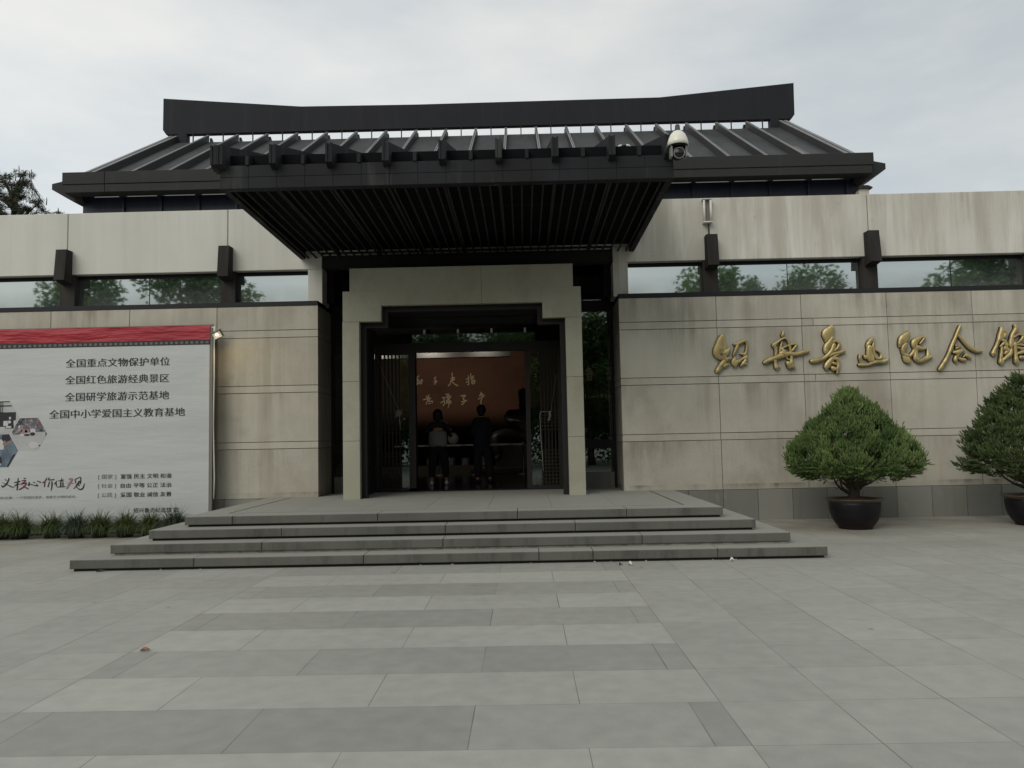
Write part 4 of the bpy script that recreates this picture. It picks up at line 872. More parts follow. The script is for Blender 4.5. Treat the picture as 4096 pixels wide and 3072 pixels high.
patch(p, 'photo_grey', [rect(-8.90, -8.74, 1.72, 1.83)], 2)
p = hexa(-8.341, 1.703, 0.312, ['photo_floor'])
patch(p, 'photo_crowd', [[(-8.627, 1.74), (-8.60, 1.688), (-8.49, 1.70), (-8.46, 1.725), (-8.06, 1.735), (-8.062, 1.76), (-8.187, 1.970), (-8.495, 1.970)]])
patch(p, 'photo_pink', [ell(-8.465, 1.80, 0.026, 0.06), ell(-8.42, 1.745, 0.06, 0.035), ell(-8.36, 1.75, 0.05, 0.03)], 2)
patch(p, 'photo_white', [ell(-8.275, 1.755, 0.055, 0.038), ell(-8.455, 1.68, 0.035, 0.022), ell(-8.255, 1.515, 0.085, 0.058), ell(-8.50, 1.82, 0.02, 0.03)], 2)
patch(p, 'photo_black', [ell(-8.275, 1.70, 0.045, 0.03), ell(-8.37, 1.685, 0.05, 0.018), [(-8.055, 1.66), (-8.032, 1.70), (-8.055, 1.735)], ell(-8.152, 1.505, 0.016, 0.01)], 3)
patch(p, 'photo_red', [ell(-8.165, 1.885, 0.028, 0.03)], 3)
p = hexa(-8.833, 1.428, 0.318, ['photo_blue'])
patch(p, 'photo_black', [[(-8.80, 1.60), (-8.675, 1.56), (-8.64, 1.62), (-8.67, 1.70), (-8.79, 1.70)], [(-8.70, 1.16), (-8.675, 1.155), (-8.55, 1.37), (-8.60, 1.36)], [(-9.1, 1.35), (-8.80, 1.33), (-8.78, 1.22), (-8.99, 1.16)]])
patch(p, 'photo_white', [[(-9.05, 1.42), (-8.76, 1.45), (-8.75, 1.55), (-8.80, 1.62), (-9.02, 1.60)], ell(-8.85, 1.20, 0.05, 0.03)], 2)
patch(p, 'photo_skin', [ell(-8.745, 1.55, 0.03, 0.05), [(-8.72, 1.52), (-8.60, 1.56), (-8.64, 1.60), (-8.70, 1.585)]], 3)

# ================================================================== floodlight on the banner corner
fl = thing('floodlight', 'small lit floodlight at the top right corner of the white banner', 'floodlight', (-5.12, 12.90, 3.40))
rot = Matrix.Rotation(radians(-26), 3, 'Y') @ Matrix.Rotation(radians(18), 3, 'X')
def rotbox(x0, x1, y0, y1, z0, z1, c):
    t = MB().box(x0, x1, y0, y1, z0, z1); t.v = [tuple(Vector(c)+rot @ Vector(p)) for p in t.v]; return t
c = (-5.09, 12.93, 3.285)
hb = rotbox(-0.075, 0.075, 0.0, 0.09, -0.056, 0.056, c); t2 = rotbox(-0.088, 0.088, -0.04, 0.09, 0.056, 0.068, c); hb.add(t2.v, t2.f)
hb.build('lamp_housing', 'lamp_grey', fl)
rotbox(-0.066, 0.066, -0.006, 0.0, -0.048, 0.048, c).build('lamp_glass', 'lamp_glass', fl)
MB().ball(Vector(c)+rot @ Vector((0.0, -0.012, 0.008)), 0.011, 10, (1.6, 0.6, 1)).build('bulb', 'bulb', fl)
MB().tube([(-5.15, 12.97, 3.43), (-5.145, 12.95, 3.36), (-5.12, 12.96, 3.33)], 0.017, 8).tube([(-5.25, 13.12, 3.44), (-5.15, 12.97, 3.43)], 0.015, 8).build('lamp_arm', 'white_paint', fl)
ld = bpy.data.lights.new('floodlight_beam', 'SPOT'); lo = bpy.data.objects.new('floodlight_beam', ld); COL.objects.link(lo)
ld.energy = 5; ld.color = (1.0, 0.72, 0.35); ld.spot_size = radians(140); ld.spot_blend = 0.9; ld.shadow_soft_size = 0.05
lo.parent = fl; lo.location = Vector((-5.03, 12.88, 3.22))-Vector(fl.location); lo.rotation_euler = Vector((-0.35, -0.55, 0.75)).to_track_quat('Z', 'Y').to_euler()

# ================================================================== twin-tube lamp on the parapet
wlp = thing('wall_lamp', 'white twin-tube lamp bracket on the stained parapet right of the canopy', 'lamp', (3.335, 13.60, 5.18))
for x in (3.268, 3.385): MB().tube([(x, 13.60, 5.205), (x, 13.60, 5.60)], 0.02, 10).build('lamp_tube', 'white_paint', wlp)
MB().box(3.29, 3.365, 13.64, 13.695, 5.21, 5.60).build('back_plate', 'lamp_grey', wlp)
MB().box(3.24, 3.412, 13.57, 13.695, 5.60, 5.612).box(3.245, 3.408, 13.575, 13.695, 5.185, 5.205).build('end_plate', 'white_paint', wlp)
MB().tube([(3.345, 13.66, 5.185), (3.352, 13.685, 5.10), (3.356, 13.69, 4.97)], 0.010, 8).build('lamp_cable', 'cable', wlp)
# roof vent
vt = thing('roof_vent', 'small concrete vent with flared cap on the parapet under the right eave end', 'vent', (6.19, 13.9, 5.656))
MB().box(6.10, 6.27, 13.82, 13.98, 5.656, 5.79).build('vent_body', 'concrete_stained', vt)
MB().xz([(6.07, 5.79), (6.32, 5.79), (6.32, 5.81), (6.24, 5.845), (6.15, 5.845), (6.07, 5.81)], 13.78, 14.02).build('vent_cap', 'bracket', vt)
# white elbow pipe on the canopy edge
pp = thing('elbow_pipe', 'white elbow pipe with black sleeve on the canopy edge beside the camera', 'pipe', (1.46, 10.5, 5.30))
MB().tube([(1.384, 10.5, 5.30), (1.384, 10.5, 5.40), (1.392, 10.5, 5.425), (1.41, 10.5, 5.432), (1.43, 10.5, 5.432)], 0.017, 10).tube([(1.49, 10.5, 5.435), (1.52, 10.5, 5.435), (1.533, 10.5, 5.425), (1.538, 10.5, 5.39), (1.538, 10.5, 5.30)], 0.017, 10).build('white_elbow', 'white_paint', pp)
MB().tube([(1.43, 10.5, 5.432), (1.49, 10.5, 5.435)], 0.014, 10).build('black_sleeve', 'cctv_black', pp)

# ================================================================== dome security camera
sc_ = thing('security_camera', 'cream dome security camera on the right front corner of the dark canopy', 'camera', (2.048, 9.80, 5.40))
cx, cy = 2.048, 9.78
ax = (0.02, -0.10, 1.0)
MB().lathe([(0.0, 5.335), (0.035, 5.333), (0.062, 5.318), (0.093, 5.285), (0.116, 5.235), (0.129, 5.185), (0.134, 5.135), (0.128, 5.135)], (cx, cy, 0), 40).build('dome_cap', 'cctv_white', sc_)
MB().lathe([(0.0, 5.415), (0.024, 5.413), (0.031, 5.40), (0.034, 5.33)], (cx, cy, 0), 20).build('pole_mount', 'cable', sc_)
MB().lathe([(0.127, 5.134), (0.10, 5.12), (0.0, 5.118)], (cx, cy, 0), 40).build('dome_base', 'cctv_black', sc_)
fk = MB()
for s in (-1, 1): fk.box(cx+s*0.093-0.012, cx+s*0.093+0.012, cy-0.055, cy+0.055, 4.985, 5.13)
fk.build('yoke', 'cctv_grey', sc_)
bl = MB().ball((cx, cy, 5.03), 0.083, 24, (1, 1, 1.02)).build('camera_ball', 'cctv_black', sc_)
vd = Vector((-0.02, -1, -0.12)).normalized()
MB().lathe([(0.070, 0.0), (0.072, 0.022), (0.064, 0.028), (0.06, 0.02)], Vector((cx, cy, 5.03))+vd*0.052, 32, vd).build('lens_ring', 'cctv_grey', sc_)
MB().lathe([(0.06, 0.0), (0.04, 0.012), (0.0, 0.017)], Vector((cx, cy, 5.03))+vd*0.070, 32, vd).build('lens', 'cctv_black', sc_)
MB().tube([(2.03, 9.80, 5.36), (1.985, 9.83, 5.31), (1.93, 9.85, 5.20), (1.90, 9.86, 5.11)], 0.011, 8).build('cable', 'cable', sc_)
MB().tube([(2.05, 9.80, 5.40), (2.06, 9.92, 5.41), (2.04, 10.1, 5.25)], 0.02, 8).build('mount_arm', 'cable', sc_)
# ================================================================== potted junipers
def pot_mesh(root, c, R=0.42, H=0.455):
    # glazed bowl with a flared rim, narrowing to a foot ring
    pr = [(0.0, 0.0), (0.235, 0.0), (0.245, 0.01), (0.243, 0.03), (0.285, 0.075), (0.325, 0.14), (0.352, 0.21), (0.365, 0.29), (0.368, 0.37), (0.366, 0.415), (0.345, 0.42), (0.335, 0.38), (0.0, 0.38)]
    p = MB().lathe([(r*R/0.42, z*H/0.455) for r, z in pr], c, 48).build('pot', 'terracotta', root)
    MB().lathe([(0.366*R/0.42, 0.405*H/0.455), (0.395*R/0.42, 0.43*H/0.455), (0.422*R/0.42, 0.443*H/0.455), (0.424*R/0.42, 0.453*H/0.455), (0.405*R/0.42, 0.456*H/0.455), (0.35*R/0.42, 0.435*H/0.455), (0.345*R/0.42, 0.40*H/0.455)], c, 48).build('rim', 'rim', p)
    s = MB(); n = 26
    for i in range(n):
        pass
    s.lathe([(0.345*R/0.42, 0.405*H/0.455), (0.25, 0.425*H/0.455), (0.1, 0.45*H/0.455), (0.0, 0.46*H/0.455)], c, 24).build('soil', 'soil', root)

def interp(tab, z):
    for (a, ra), (b, rb_) in zip(tab[:-1], tab[1:]):
        if a <= z <= b: return ra+(rb_-ra)*(z-a)/(b-a)
    return 0.0

def spray(mb, p, d, L, r, tone):
    """a juniper sprig: a spike of narrow scale-leaf blades"""
    d = d.normalized(); s = d.cross(Vector((r.uniform(-1, 1), r.uniform(-1, 1), r.uniform(-.3, .3)))).normalized(); s2 = d.cross(s)
    for q in (s, s2): mb.blade(p, d, q, L, L*0.20, tone)
    for k in range(3):
        t = 0.08+0.22*k; a = r.uniform(0, 2*pi); o = s*cos(a)+s2*sin(a)
        dd = (d*0.85+o*0.62).normalized(); mb.blade(p+d*L*t, dd, dd.cross(d).normalized(), L*(0.50-0.05*k), L*0.11, min(1, max(0, tone+r.uniform(-.12, .15))))

def juniper(c, tab, seed, N, foliage, squash, zlo, lump=0.16, loose=0.0, label='', yaw=0.0):
    r = random.Random(seed); cx, cy = c
    root = thing('potted_juniper', label, 'potted shrub', (cx, cy, 0), 'potted junipers along the right wall')
    pot_mesh(root, (cx, cy, 0))
    z0, z1 = tab[0][0], tab[-1][0]
    mb = MB(); off = Vector((seed*3.1, seed*1.7, 0)); cnt = 0
    # leafy tufts: each a bunch of upright sprigs on the end of a twig
    while cnt < N:
        z = z0+(z1-z0)*r.random()**1.2; a = r.uniform(0, 2*pi); Rz = interp(tab, z)
        if r.random() > Rz/1.0+0.10: continue
        nz = mnoise.noise(Vector((cos(a)*1.9, sin(a)*1.9, z*2.2))+off)
        n2 = mnoise.noise(Vector((cos(a)*4.5, sin(a)*4.5, z*5.0))+off)
        dep = 1-abs(r.gauss(0, 0.07)) if r.random() < 0.80 else r.uniform(0.40, 0.95)
        if n2 < -0.22 and dep > 0.82: continue
        rad = max(0.0, Rz*(1+lump*nz+0.10*n2)*dep); c0 = Vector((cx+cos(a)*rad, cy+sin(a)*rad*squash, z+0.05*n2))
        if c0.y > YW-0.22 or z < zlo(a)+r.uniform(-0.03, 0.05)+0.10-0.20*(rad/0.88)**2: continue
        cnt += 1
        out = Vector((cos(a), sin(a), 0)); low = z < z0+0.26
        axis = (Vector((0, 0, 1.0))+out*(0.30+loose)+Vector((r.uniform(-.28, .28), r.uniform(-.28, .28), 0))).normalized()
        if low: axis = (out*0.7+Vector((r.uniform(-.4, .4), r.uniform(-.4, .4), r.uniform(-.2, .8)))).normalized()
        tone0 = min(1, max(0, 0.42+0.55*mnoise.noise(Vector((c0.x*2.3, c0.y*2.3, c0.z*2.3))+off)+r.uniform(-.2, .2)))
        TLn = r.uniform(0.095, 0.165)*(1+loose*0.5)
        for q in range(12 if not low else 9):
            w = r.random(); p = c0+Vector((r.gauss(0, 0.030), r.gauss(0, 0.030), 0))+axis*TLn*(w*0.8-0.35)
            d = axis+Vector((r.gauss(0, .30), r.gauss(0, .30), r.gauss(0, .15)))*(1.15-0.6*w)
            spray(mb, p, d, TLn*r.uniform(0.42, 0.70), r, min(1, max(0, tone0+r.uniform(-.12, .12)+0.15*(w-0.5))))
    for q in range(170):      # inner growth round the limbs, its shade put in as darker tone
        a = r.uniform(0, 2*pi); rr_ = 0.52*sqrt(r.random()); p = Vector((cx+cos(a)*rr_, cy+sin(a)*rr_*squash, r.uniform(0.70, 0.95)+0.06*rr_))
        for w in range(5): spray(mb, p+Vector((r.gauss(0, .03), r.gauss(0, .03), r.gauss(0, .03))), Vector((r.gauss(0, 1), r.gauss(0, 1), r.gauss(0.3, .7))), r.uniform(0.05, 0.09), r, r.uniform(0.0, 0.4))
    mb.build('foliage', foliage, root)
    # trunk with several rising limbs
    tb = MB(); tb.tube([(cx-0.02, cy, 0.40), (cx+0.01, cy, 0.56), (cx-0.01, cy, 0.72)], [0.095, 0.075, 0.085], 12)
    for k in range(22):
        a = 2*pi*k/22+r.uniform(-.2, .2); L = r.uniform(0.45, 0.85); z = r.uniform(0.50, 0.68)
        pts = [Vector((cx, cy, z))]; dirv = Vector((cos(a), sin(a)*squash, r.uniform(0.15, 0.75)))
        for q in range(6):
            dirv = (dirv+Vector((r.uniform(-.3, .3), r.uniform(-.3, .3), r.uniform(0.0, .28)))).normalized(); pts.append(pts[-1]+dirv*L/6)
        tb.tube(pts, [0.034, 0.025, 0.019, 0.014, 0.010, 0.007, 0.004], 7)
        for q in (3, 4, 5):
            b = pts[q]; e = b+Vector((r.uniform(-.22, .22), r.uniform(-.2, .2), r.uniform(-.08, .16)))
            tb.tube([b, (b+e)/2+Vector((0, 0, 0.02)), e], [0.010, 0.007, 0.003], 5)
    tb.build('trunk', 'bark', root)
    return root
juniper((4.99, 12.03), [(0.72, 0.62), (0.82, 0.82), (0.94, 0.88), (1.08, 0.87), (1.22, 0.80), (1.38, 0.69), (1.55, 0.54), (1.72, 0.37), (1.84, 0.24), (1.95, 0.12), (2.06, 0.03)], 5, 2200, 'juniper', 0.86,
        lambda a: 0.83-0.10*max(0, cos(a))**2-0.06*max(0, -cos(a))**2+0.05*sin(a*5), label='bright green cone-shaped juniper in a dark glazed pot right of the steps')
juniper((7.68, 12.06), [(0.74, 0.55), (0.84, 0.86), (0.95, 0.90), (1.12, 0.84), (1.32, 0.76), (1.55, 0.62), (1.75, 0.50), (1.95, 0.33), (2.10, 0.18), (2.22, 0.05)], 11, 1300, 'juniper_dark', 0.8,
        lambda a: 0.88-0.14*max(0, -cos(a))**3+0.10*sin(a*4), lump=0.30, loose=0.35, label='dark ragged juniper in a dark glazed pot at the right photo edge')

# ================================================================== row of potted grass
def grass_clump(root, seed, mat, n=900, R=0.31, H=0.42):
    r = random.Random(seed); mb = MB()
    for i in range(n):
        a = r.uniform(0, 2*pi); lean = r.random()**0.62; L = r.uniform(0.24, 0.42)
        p = Vector((r.gauss(0, 0.05), r.gauss(0, 0.05), 0.14)); out = Vector((cos(a), sin(a), 0)); d = (Vector((0, 0, 1))*(1.2-0.6*lean)+out*(0.10+0.70*lean)).normalized()
        w = r.uniform(0.004, 0.008); side = d.cross(out).normalized() if d.cross(out).length > 0.01 else Vector((1, 0, 0)); side = Vector((-sin(a), cos(a), 0))
        tone = min(1, max(0, r.gauss(0.45, 0.25))); prev = None; vs = []; segs = 5; q = p.copy(); dd = d.copy()
        for k in range(segs+1):
            t = k/segs; ww = w*(1-0.85*t); vs += [q-side*ww, q+side*ww]
            dd = (dd+Vector((0, 0, -0.21-0.72*lean*t))+out*0.05+Vector((r.uniform(-.05, .05), r.uniform(-.05, .05), 0))).normalized(); q = q+dd*L/segs
        vs = [Vector((v.x, v.y, max(v.z, 0.012))) for v in vs]
        mb.add([tuple(v+world_loc(root)) for v in vs], [(2*k, 2*k+1, 2*k+3, 2*k+2) for k in range(segs)], tone)
    mb.build('foliage', mat, root)
    L0 = world_loc(root)
    MB().lathe([(0.0, 0.0), (0.115, 0.0), (0.15, 0.15), (0.156, 0.16), (0.143, 0.16), (0.135, 0.135), (0.0, 0.13)], L0, 24).build('pot', 'nursery_pot', root)
GX = [-8.96, -8.51, -8.19, -7.70, -7.27, -6.90, -6.47, -6.08, -5.66]
GL = ['grass clump in a black pot just beyond the left photo edge', 'potted grass clump cut by the left photo edge, below the banner lettering', 'wide low potted grass clump, second from the left photo edge',
      'darkest potted grass clump with clear gaps on both sides, below the banner', 'potted grass clump with one upright spike, left of the brightest clump', 'brightest yellow-green potted grass clump in the middle of the row',
      'potted grass clump just left of the one behind the second step', 'potted grass clump half hidden by the second step, below the banner', 'bluish potted grass clump beside the top step, right end of the row']
protos = []
for i, (s, mt) in enumerate(((3, 'grass'), (8, 'grass'), (13, 'grass_blue'))):
    idx = (1, 5, 8)[i]
    t = thing('potted_grass', GL[idx], 'grass clump', (GX[idx], 12.72, 0), 'potted grass row below the banner')
    grass_clump(t, s, mt, H=0.42); protos.append(t)
for idx, pr, rz, sc_v in ((0, 1, 1.1, 1.0), (2, 0, 2.0, 1.02), (3, 1, 3.3, 0.97), (4, 2, 1.4, 1.02), (6, 0, 4.2, 1.0), (7, 1, 5.0, 0.98)):
    dup(protos[pr], (GX[idx], 12.72+(0.03 if idx % 2 else -0.02), 0), GL[idx], rz, sc_v)
protos[2].scale = (1.06, 1.06, 1.06)

# ================================================================== trees
def leaf_tree(root, seed, H, R, trunk_h, n, mat='leaf', lobes=9, leaf=0.22):
    r = random.Random(seed); b = world_loc(root); mb = MB(); tb = MB()
    top = Vector((0, 0, H*0.62)); tb.tube([b, b+Vector((0.1, 0, trunk_h*0.6)), b+Vector((0, 0.1, H*0.62))], [0.22, 0.17, 0.10], 10)
    L = []
    for k in range(lobes):
        a = 2*pi*k/lobes*1.7+r.uniform(-.4, .4); z = trunk_h+(H-trunk_h)*(0.15+0.75*((k+0.5)/lobes)); rr = R*(0.25+0.6*r.random())*(1.15-0.8*((k+0.5)/lobes))
        c = Vector((cos(a)*rr, sin(a)*rr, z)); L.append((c, R*r.uniform(0.36, 0.58)))
        tb.tube([b+Vector((0, 0, min(z, H*0.55)*0.8)), b+c*0.6+Vector((0, 0, z*0.35)), b+c], [0.08, 0.05, 0.02], 6)
    L.append((Vector((0, 0, H-R*0.4)), R*0.45))
    for i in range(n):
        c, rad = L[r.randrange(len(L))]; v = Vector((r.gauss(0, 1), r.gauss(0, 1), r.gauss(0, 0.85))).normalized()*rad*(r.random()**0.4)
        if mnoise.noise((c+v)*1.1+Vector((seed, 0, 0))) < -0.22: continue
        p = b+c+v; d = Vector((r.uniform(-1, 1), r.uniform(-1, 1), r.uniform(-0.7, 0.5))).normalized(); s = d.cross(Vector((r.uniform(-1, 1), r.uniform(-1, 1), 1))).normalized()
        tone = min(1, max(0, 0.45+0.45*mnoise.noise((c+v)*0.9)+r.uniform(-.25, .25))); mb.blade(p, d, s, leaf*r.uniform(.7, 1.4), leaf*r.uniform(.5, .8), tone)
    mb.build('crown', mat, root); tb.build('trunk', 'bark', root)
TL = 'leafy tree across the square, seen only as a reflection in the glass'
tp = []
for sd, H, R in ((21, 9.6, 3.4), (22, 8.2, 3.2), (23, 10.8, 3.4)):
    t = thing('leafy_tree', TL, 'tree', (0, 0, 0), 'trees reflected in the hall windows'); leaf_tree(t, sd, H, R, 1.2, 22000, leaf=0.23); tp.append(t)
# (x, y, kind, scale): a continuous belt of trees with a few taller crowns
TR = [(-30.0, -14.5, 1, 1.05), (-26.5, -13.0, 1, 0.95), (-22.3, -12.0, 0, 0.96), (-17.2, -12.5, 2, 1.12), (-13.0, -14.0, 1, 0.95), (-8.6, -13.5, 1, 0.93), (-4.4, -14.5, 1, 0.96), (-0.4, -13.0, 1, 0.92), (3.6, -13.0, 1, 0.98),
      (7.4, -15.5, 1, 0.95), (11.0, -13.0, 1, 1.10), (15.0, -12.5, 0, 0.95), (19.0, -15.0, 1, 0.92), (24.3, -12.0, 2, 1.05), (28.0, -12.5, 0, 1.05), (32.0, -14.0, 1, 1.0)]
TR += [(-34+4.6*q+(q % 3)*0.7, -21.0-(q % 2)*1.6, 1, 0.90+0.07*((q*5) % 3)) for q in range(16)]
TR = [(x, y, k, {-22.3: 1.10, -17.2: 1.22, 11.0: 1.22, 15.0: 1.02, 24.3: 1.2, 28.0: 1.15}.get(x, s)) for x, y, k, s in TR]
for i, (x, y, k, sc_v) in enumerate(TR):
    if tp[k].location.length == 0: tp[k].location = (x, y, 0); tp[k].scale = (sc_v,)*3
    else: dup(tp[k], (x, y, 0), TL, i*1.3, sc_v)

# clipped hedge added under the trees to darken low reflections in the glass
hd = thing('backdrop_hedge', 'added hedge across the square, seen only as a reflection in the glass', 'backdrop_hedge', (0, -18.0, 0))
r = random.Random(91); hm_ = MB()
for i in range(26000):
    p = Vector((r.uniform(-36, 36), -18+r.gauss(0, 0.45), 2.5*r.random()**0.7)); d = Vector((r.uniform(-1, 1), r.uniform(-1, 1), r.uniform(-.4, .9))).normalized()
    hm_.blade(p, d, d.cross(Vector((r.uniform(-1, 1), 1, r.uniform(-1, 1)))).normalized(), r.uniform(.16, .30), r.uniform(.12, .2), r.random())
hm_.build('foliage', 'leaf', hd)
# pine behind the left end of the parapet
pn = thing('pine_tree', 'dark pine with upright candles and dry vines behind the left parapet', 'tree', (-13.35, 20.0, 0))
r = random.Random(77); nb = MB(); tb = MB(); cb = MB(); vb = MB()
tb.tube([(-13.35, 20, 0), (-13.30, 20, 4), (-13.28, 20, 7.5), (-13.17, 20, 8.45)], [0.2, 0.14, 0.07, 0.03], 8)
def tuft(p, d, n, L):
    for i in range(n):
        t = r.random(); q = p-d*t*L*1.4; dd = (d*0.55+Vector((r.gauss(0, 1), r.gauss(0, 1), r.gauss(0, 0.8))).normalized()*0.9).normalized()
        s = dd.cross(Vector((0.3, 1, 0.2))).normalized(); nb.blade(q, dd, s, L*r.uniform(.75, 1.2), 0.013, r.random()*0.8)
tips = [(-13.17, 8.62, 46), (-13.05, 8.42, 40), (-12.86, 8.62, 28), (-13.3, 8.45, 34), (-13.42, 8.30, 34), (-13.55, 8.50, 30), (-13.72, 8.60, 30), (-13.22, 8.18, 40), (-13.08, 8.12, 34), (-13.38, 8.05, 40), (-13.55, 8.12, 30), (-13.75, 8.2, 28), (-12.90, 8.08, 20),
        (-13.20, 7.80, 40), (-13.0, 7.72, 40), (-12.80, 7.70, 36), (-12.62, 7.72, 30), (-12.47, 7.86, 26), (-12.75, 7.60, 30), (-13.1, 7.62, 40), (-13.45, 7.75, 30), (-13.72, 7.70, 40), (-13.9, 7.8, 30), (-12.10, 7.64, 18), (-12.25, 7.52, 20), (-13.30, 7.45, 50), (-12.6, 7.45, 40), (-12.9, 7.4, 40), (-14.1, 8.3, 40), (-14.2, 7.7, 40)]
for x, z, n in tips:
    yy = 20+r.uniform(-.35, .35); d = Vector((x+13.28, yy-20, 0.35)).normalized(); [tuft(Vector((x+r.gauss(0, .07), yy+r.gauss(0, .1), z+r.gauss(0, .06))), (d+Vector((r.gauss(0, .5), r.gauss(0, .5), r.gauss(0, .5)))).normalized(), n*2, 0.125) for _ in range(4)]
    zb = max(6.9, z-0.45); tb.tube([(-13.28+(x+13.28)*0.1, 20, zb), (x-d.x*0.1, yy, z-0.1), (x, yy, z)], [0.025, 0.016, 0.010], 6)
for x, z, h_ in ((-13.165, 8.65, 0.26), (-12.83, 8.63, 0.17), (-12.88, 8.62, 0.13), (-13.40, 8.52, 0.16), (-13.52, 8.52, 0.20), (-13.68, 8.62, 0.20), (-12.62, 7.80, 0.16), (-12.41, 7.88, 0.15), (-12.10, 7.63, 0.12), (-13.25, 8.55, 0.1)):
    cb.tube([(x, 20, z-0.05), (x+0.012, 20, z+h_*0.6), (x+0.005, 20, z+h_)], [0.014, 0.011, 0.008], 6)
for k in range(26):
    x = -12.98+r.uniform(0, 0.26); z = 8.52+r.uniform(-.08, .08); pts = [(x, 19.9, z)]; dx = r.uniform(0.0, 0.05)
    for q in range(7):
        z -= r.uniform(0.06, 0.12); x += dx+r.uniform(-.035, .045); pts.append((x, 19.9+r.uniform(-.05, .05), z))
    vb.tube(pts, 0.005, 4)
nb.build('crown', 'needle', pn); tb.build('trunk', 'bark', pn); cb.build('pine_candle', 'candle', pn); vb.build('hanging_vine', 'vine', pn)

# ================================================================== cords on the door leaves
r = random.Random(5)
c1 = MB(); c1.tube([(-2.672, 14.22, 3.01), (-2.263, 14.24, 2.005)], 0.0022, 5)
for k in range(16):
    p = Vector((-2.27, 14.24, 1.96)); pts = []
    for q in range(6): pts.append(p+Vector((r.gauss(0, 0.032), r.gauss(0, 0.01), r.gauss(0, 0.028))))
    c1.tube(pts, 0.0035, 5)
c1.tube([(-2.275, 14.24, 1.95), (-2.32, 14.24, 1.88), (-2.35, 14.24, 1.89)], 0.0035, 5).tube([(-2.265, 14.24, 1.96), (-2.245, 14.24, 1.78), (-2.235, 14.24, 1.68)], 0.0035, 5).tube([(-2.255, 14.24, 1.96), (-2.255, 14.24, 1.80), (-2.225, 14.24, 1.66)], 0.003, 5)
tag(c1.build('door_cord', 'rope', None, (-2.27, 14.24, 1.66)), 'tangled pale cord knotted on the left lattice door leaf', 'cord', 'cords tied to the door leaves')
c2 = MB(); c2.tube([(0.62, 14.22, 2.60), (0.50, 14.24, 1.92)], 0.002, 5); c2.tube([(0.36, 14.24, 1.935), (0.315, 14.24, 1.93), (0.305, 14.24, 1.86), (0.312, 14.25, 1.5), (0.333, 14.26, 1.15), (0.345, 14.26, 0.87)], 0.006, 6)
c2.tube([(0.36, 14.24, 1.935), (0.42, 14.24, 1.93), (0.49, 14.24, 1.93)], 0.004, 5)
for k in range(7):
    pts = [(0.49+r.gauss(0, 0.012), 14.24, 1.94)]
    for q in range(4): pts.append((0.49+r.gauss(0, 0.018)-0.006*q, 14.24+r.gauss(0, .008), 1.90-0.042*q))
    c2.tube(pts, 0.004, 5)
tag(c2.build('door_cord', 'rope', None, (0.33, 14.25, 0.87)), 'long pale cord hanging down in front of the right lattice door leaf', 'cord', 'cords tied to the door leaves')

# ================================================================== litter on the paving
def litter(x, y, mat, L, W, lab, rz, h=0.018):
    mb = MB(); n = 10; vs = []; r = random.Random(int(x*100)); ca, sa = cos(rz), sin(rz)
    for i in range(n+1):
        t = i/n; w = W*sin(pi*min(1, t*0.92+0.06))**0.8*(1+0.25*r.uniform(-1, 1))
        for s in (-1, 0, 1):
            u, v = (t-0.5)*L, s*w*0.5; z = 0.004+h*(abs(s)*0.9*(0.5+0.5*sin(t*5))+0.6*sin(t*pi)*(s == 1))+h*0.5*t
            vs.append((x+u*ca-v*sa, y+u*sa+v*ca, z))
    fs = [(i*3+k, i*3+k+1, i*3+k+4, i*3+k+3) for i in range(n) for k in range(2)]
    tag(mb.add(vs, fs, None, True).build('fallen_leaf', mat, None, (x, y, 0)), lab, 'leaf', 'leaves lying on the paving')
litter(-2.72, 5.64, 'dry_leaf', 0.068, 0.04, 'curled reddish-brown dry leaf lying alone on the left paving', 0.2, 0.014)
litter(1.07, 9.0, 'dark_leaf', 0.06, 0.035, 'small dark leaf beside a pale petal, in front of the bottom step', 0.9)
litter(1.17, 8.965, 'petal', 0.055, 0.022, 'pale curled petal beside a small dark leaf, in front of the bottom step', -0.8, 0.03)
litter(2.36, 9.11, 'petal', 0.06, 0.035, 'pale crumpled petal close to the right part of the bottom step', 0.1, 0.03)
litter(-4.96, 9.19, 'dark_leaf', 0.11, 0.025, 'narrow dark leaf below the left end of the bottom step', 0.25)

# ================================================================== people inside the hall
FZ = 0.535
def hand_chain(pts, edges, rad, wrist_i, wrist, d, palm_n, s=1.0, curl=0.5):
    """palm and five fingers on the end of a forearm"""
    d = d.normalized(); n_ = palm_n.normalized(); w = d.cross(n_).normalized()
    k = len(pts); palm = wrist+d*0.05*s; pts.append(tuple(palm)); rad.append((0.030*s, 0.017*s)); edges.append((wrist_i, k))
    for j, (o, L) in enumerate(((-0.030, 0.062), (-0.010, 0.072), (0.010, 0.067), (0.028, 0.052))):
        b = palm+d*0.038*s+w*o*s; m = b+(d*(1-curl*0.4)+n_*curl*0.5).normalized()*L*0.5*s; e = m+(d*(1-curl)+n_*curl).normalized()*L*0.5*s
        q = len(pts); pts += [tuple(b), tuple(m), tuple(e)]; rad += [0.0095*s, 0.0085*s, 0.007*s]; edges += [(k, q), (q, q+1), (q+1, q+2)]
    b = palm+w*-0.034*s-d*0.012*s; m = b+(w*-0.7+d*0.7+n_*0.3).normalized()*0.034*s; e = m+(d+n_*0.4).normalized()*0.03*s
    q = len(pts); pts += [tuple(b), tuple(m), tuple(e)]; rad += [0.012*s, 0.0105*s, 0.008*s]; edges += [(k, q), (q, q+1), (q+1, q+2)]

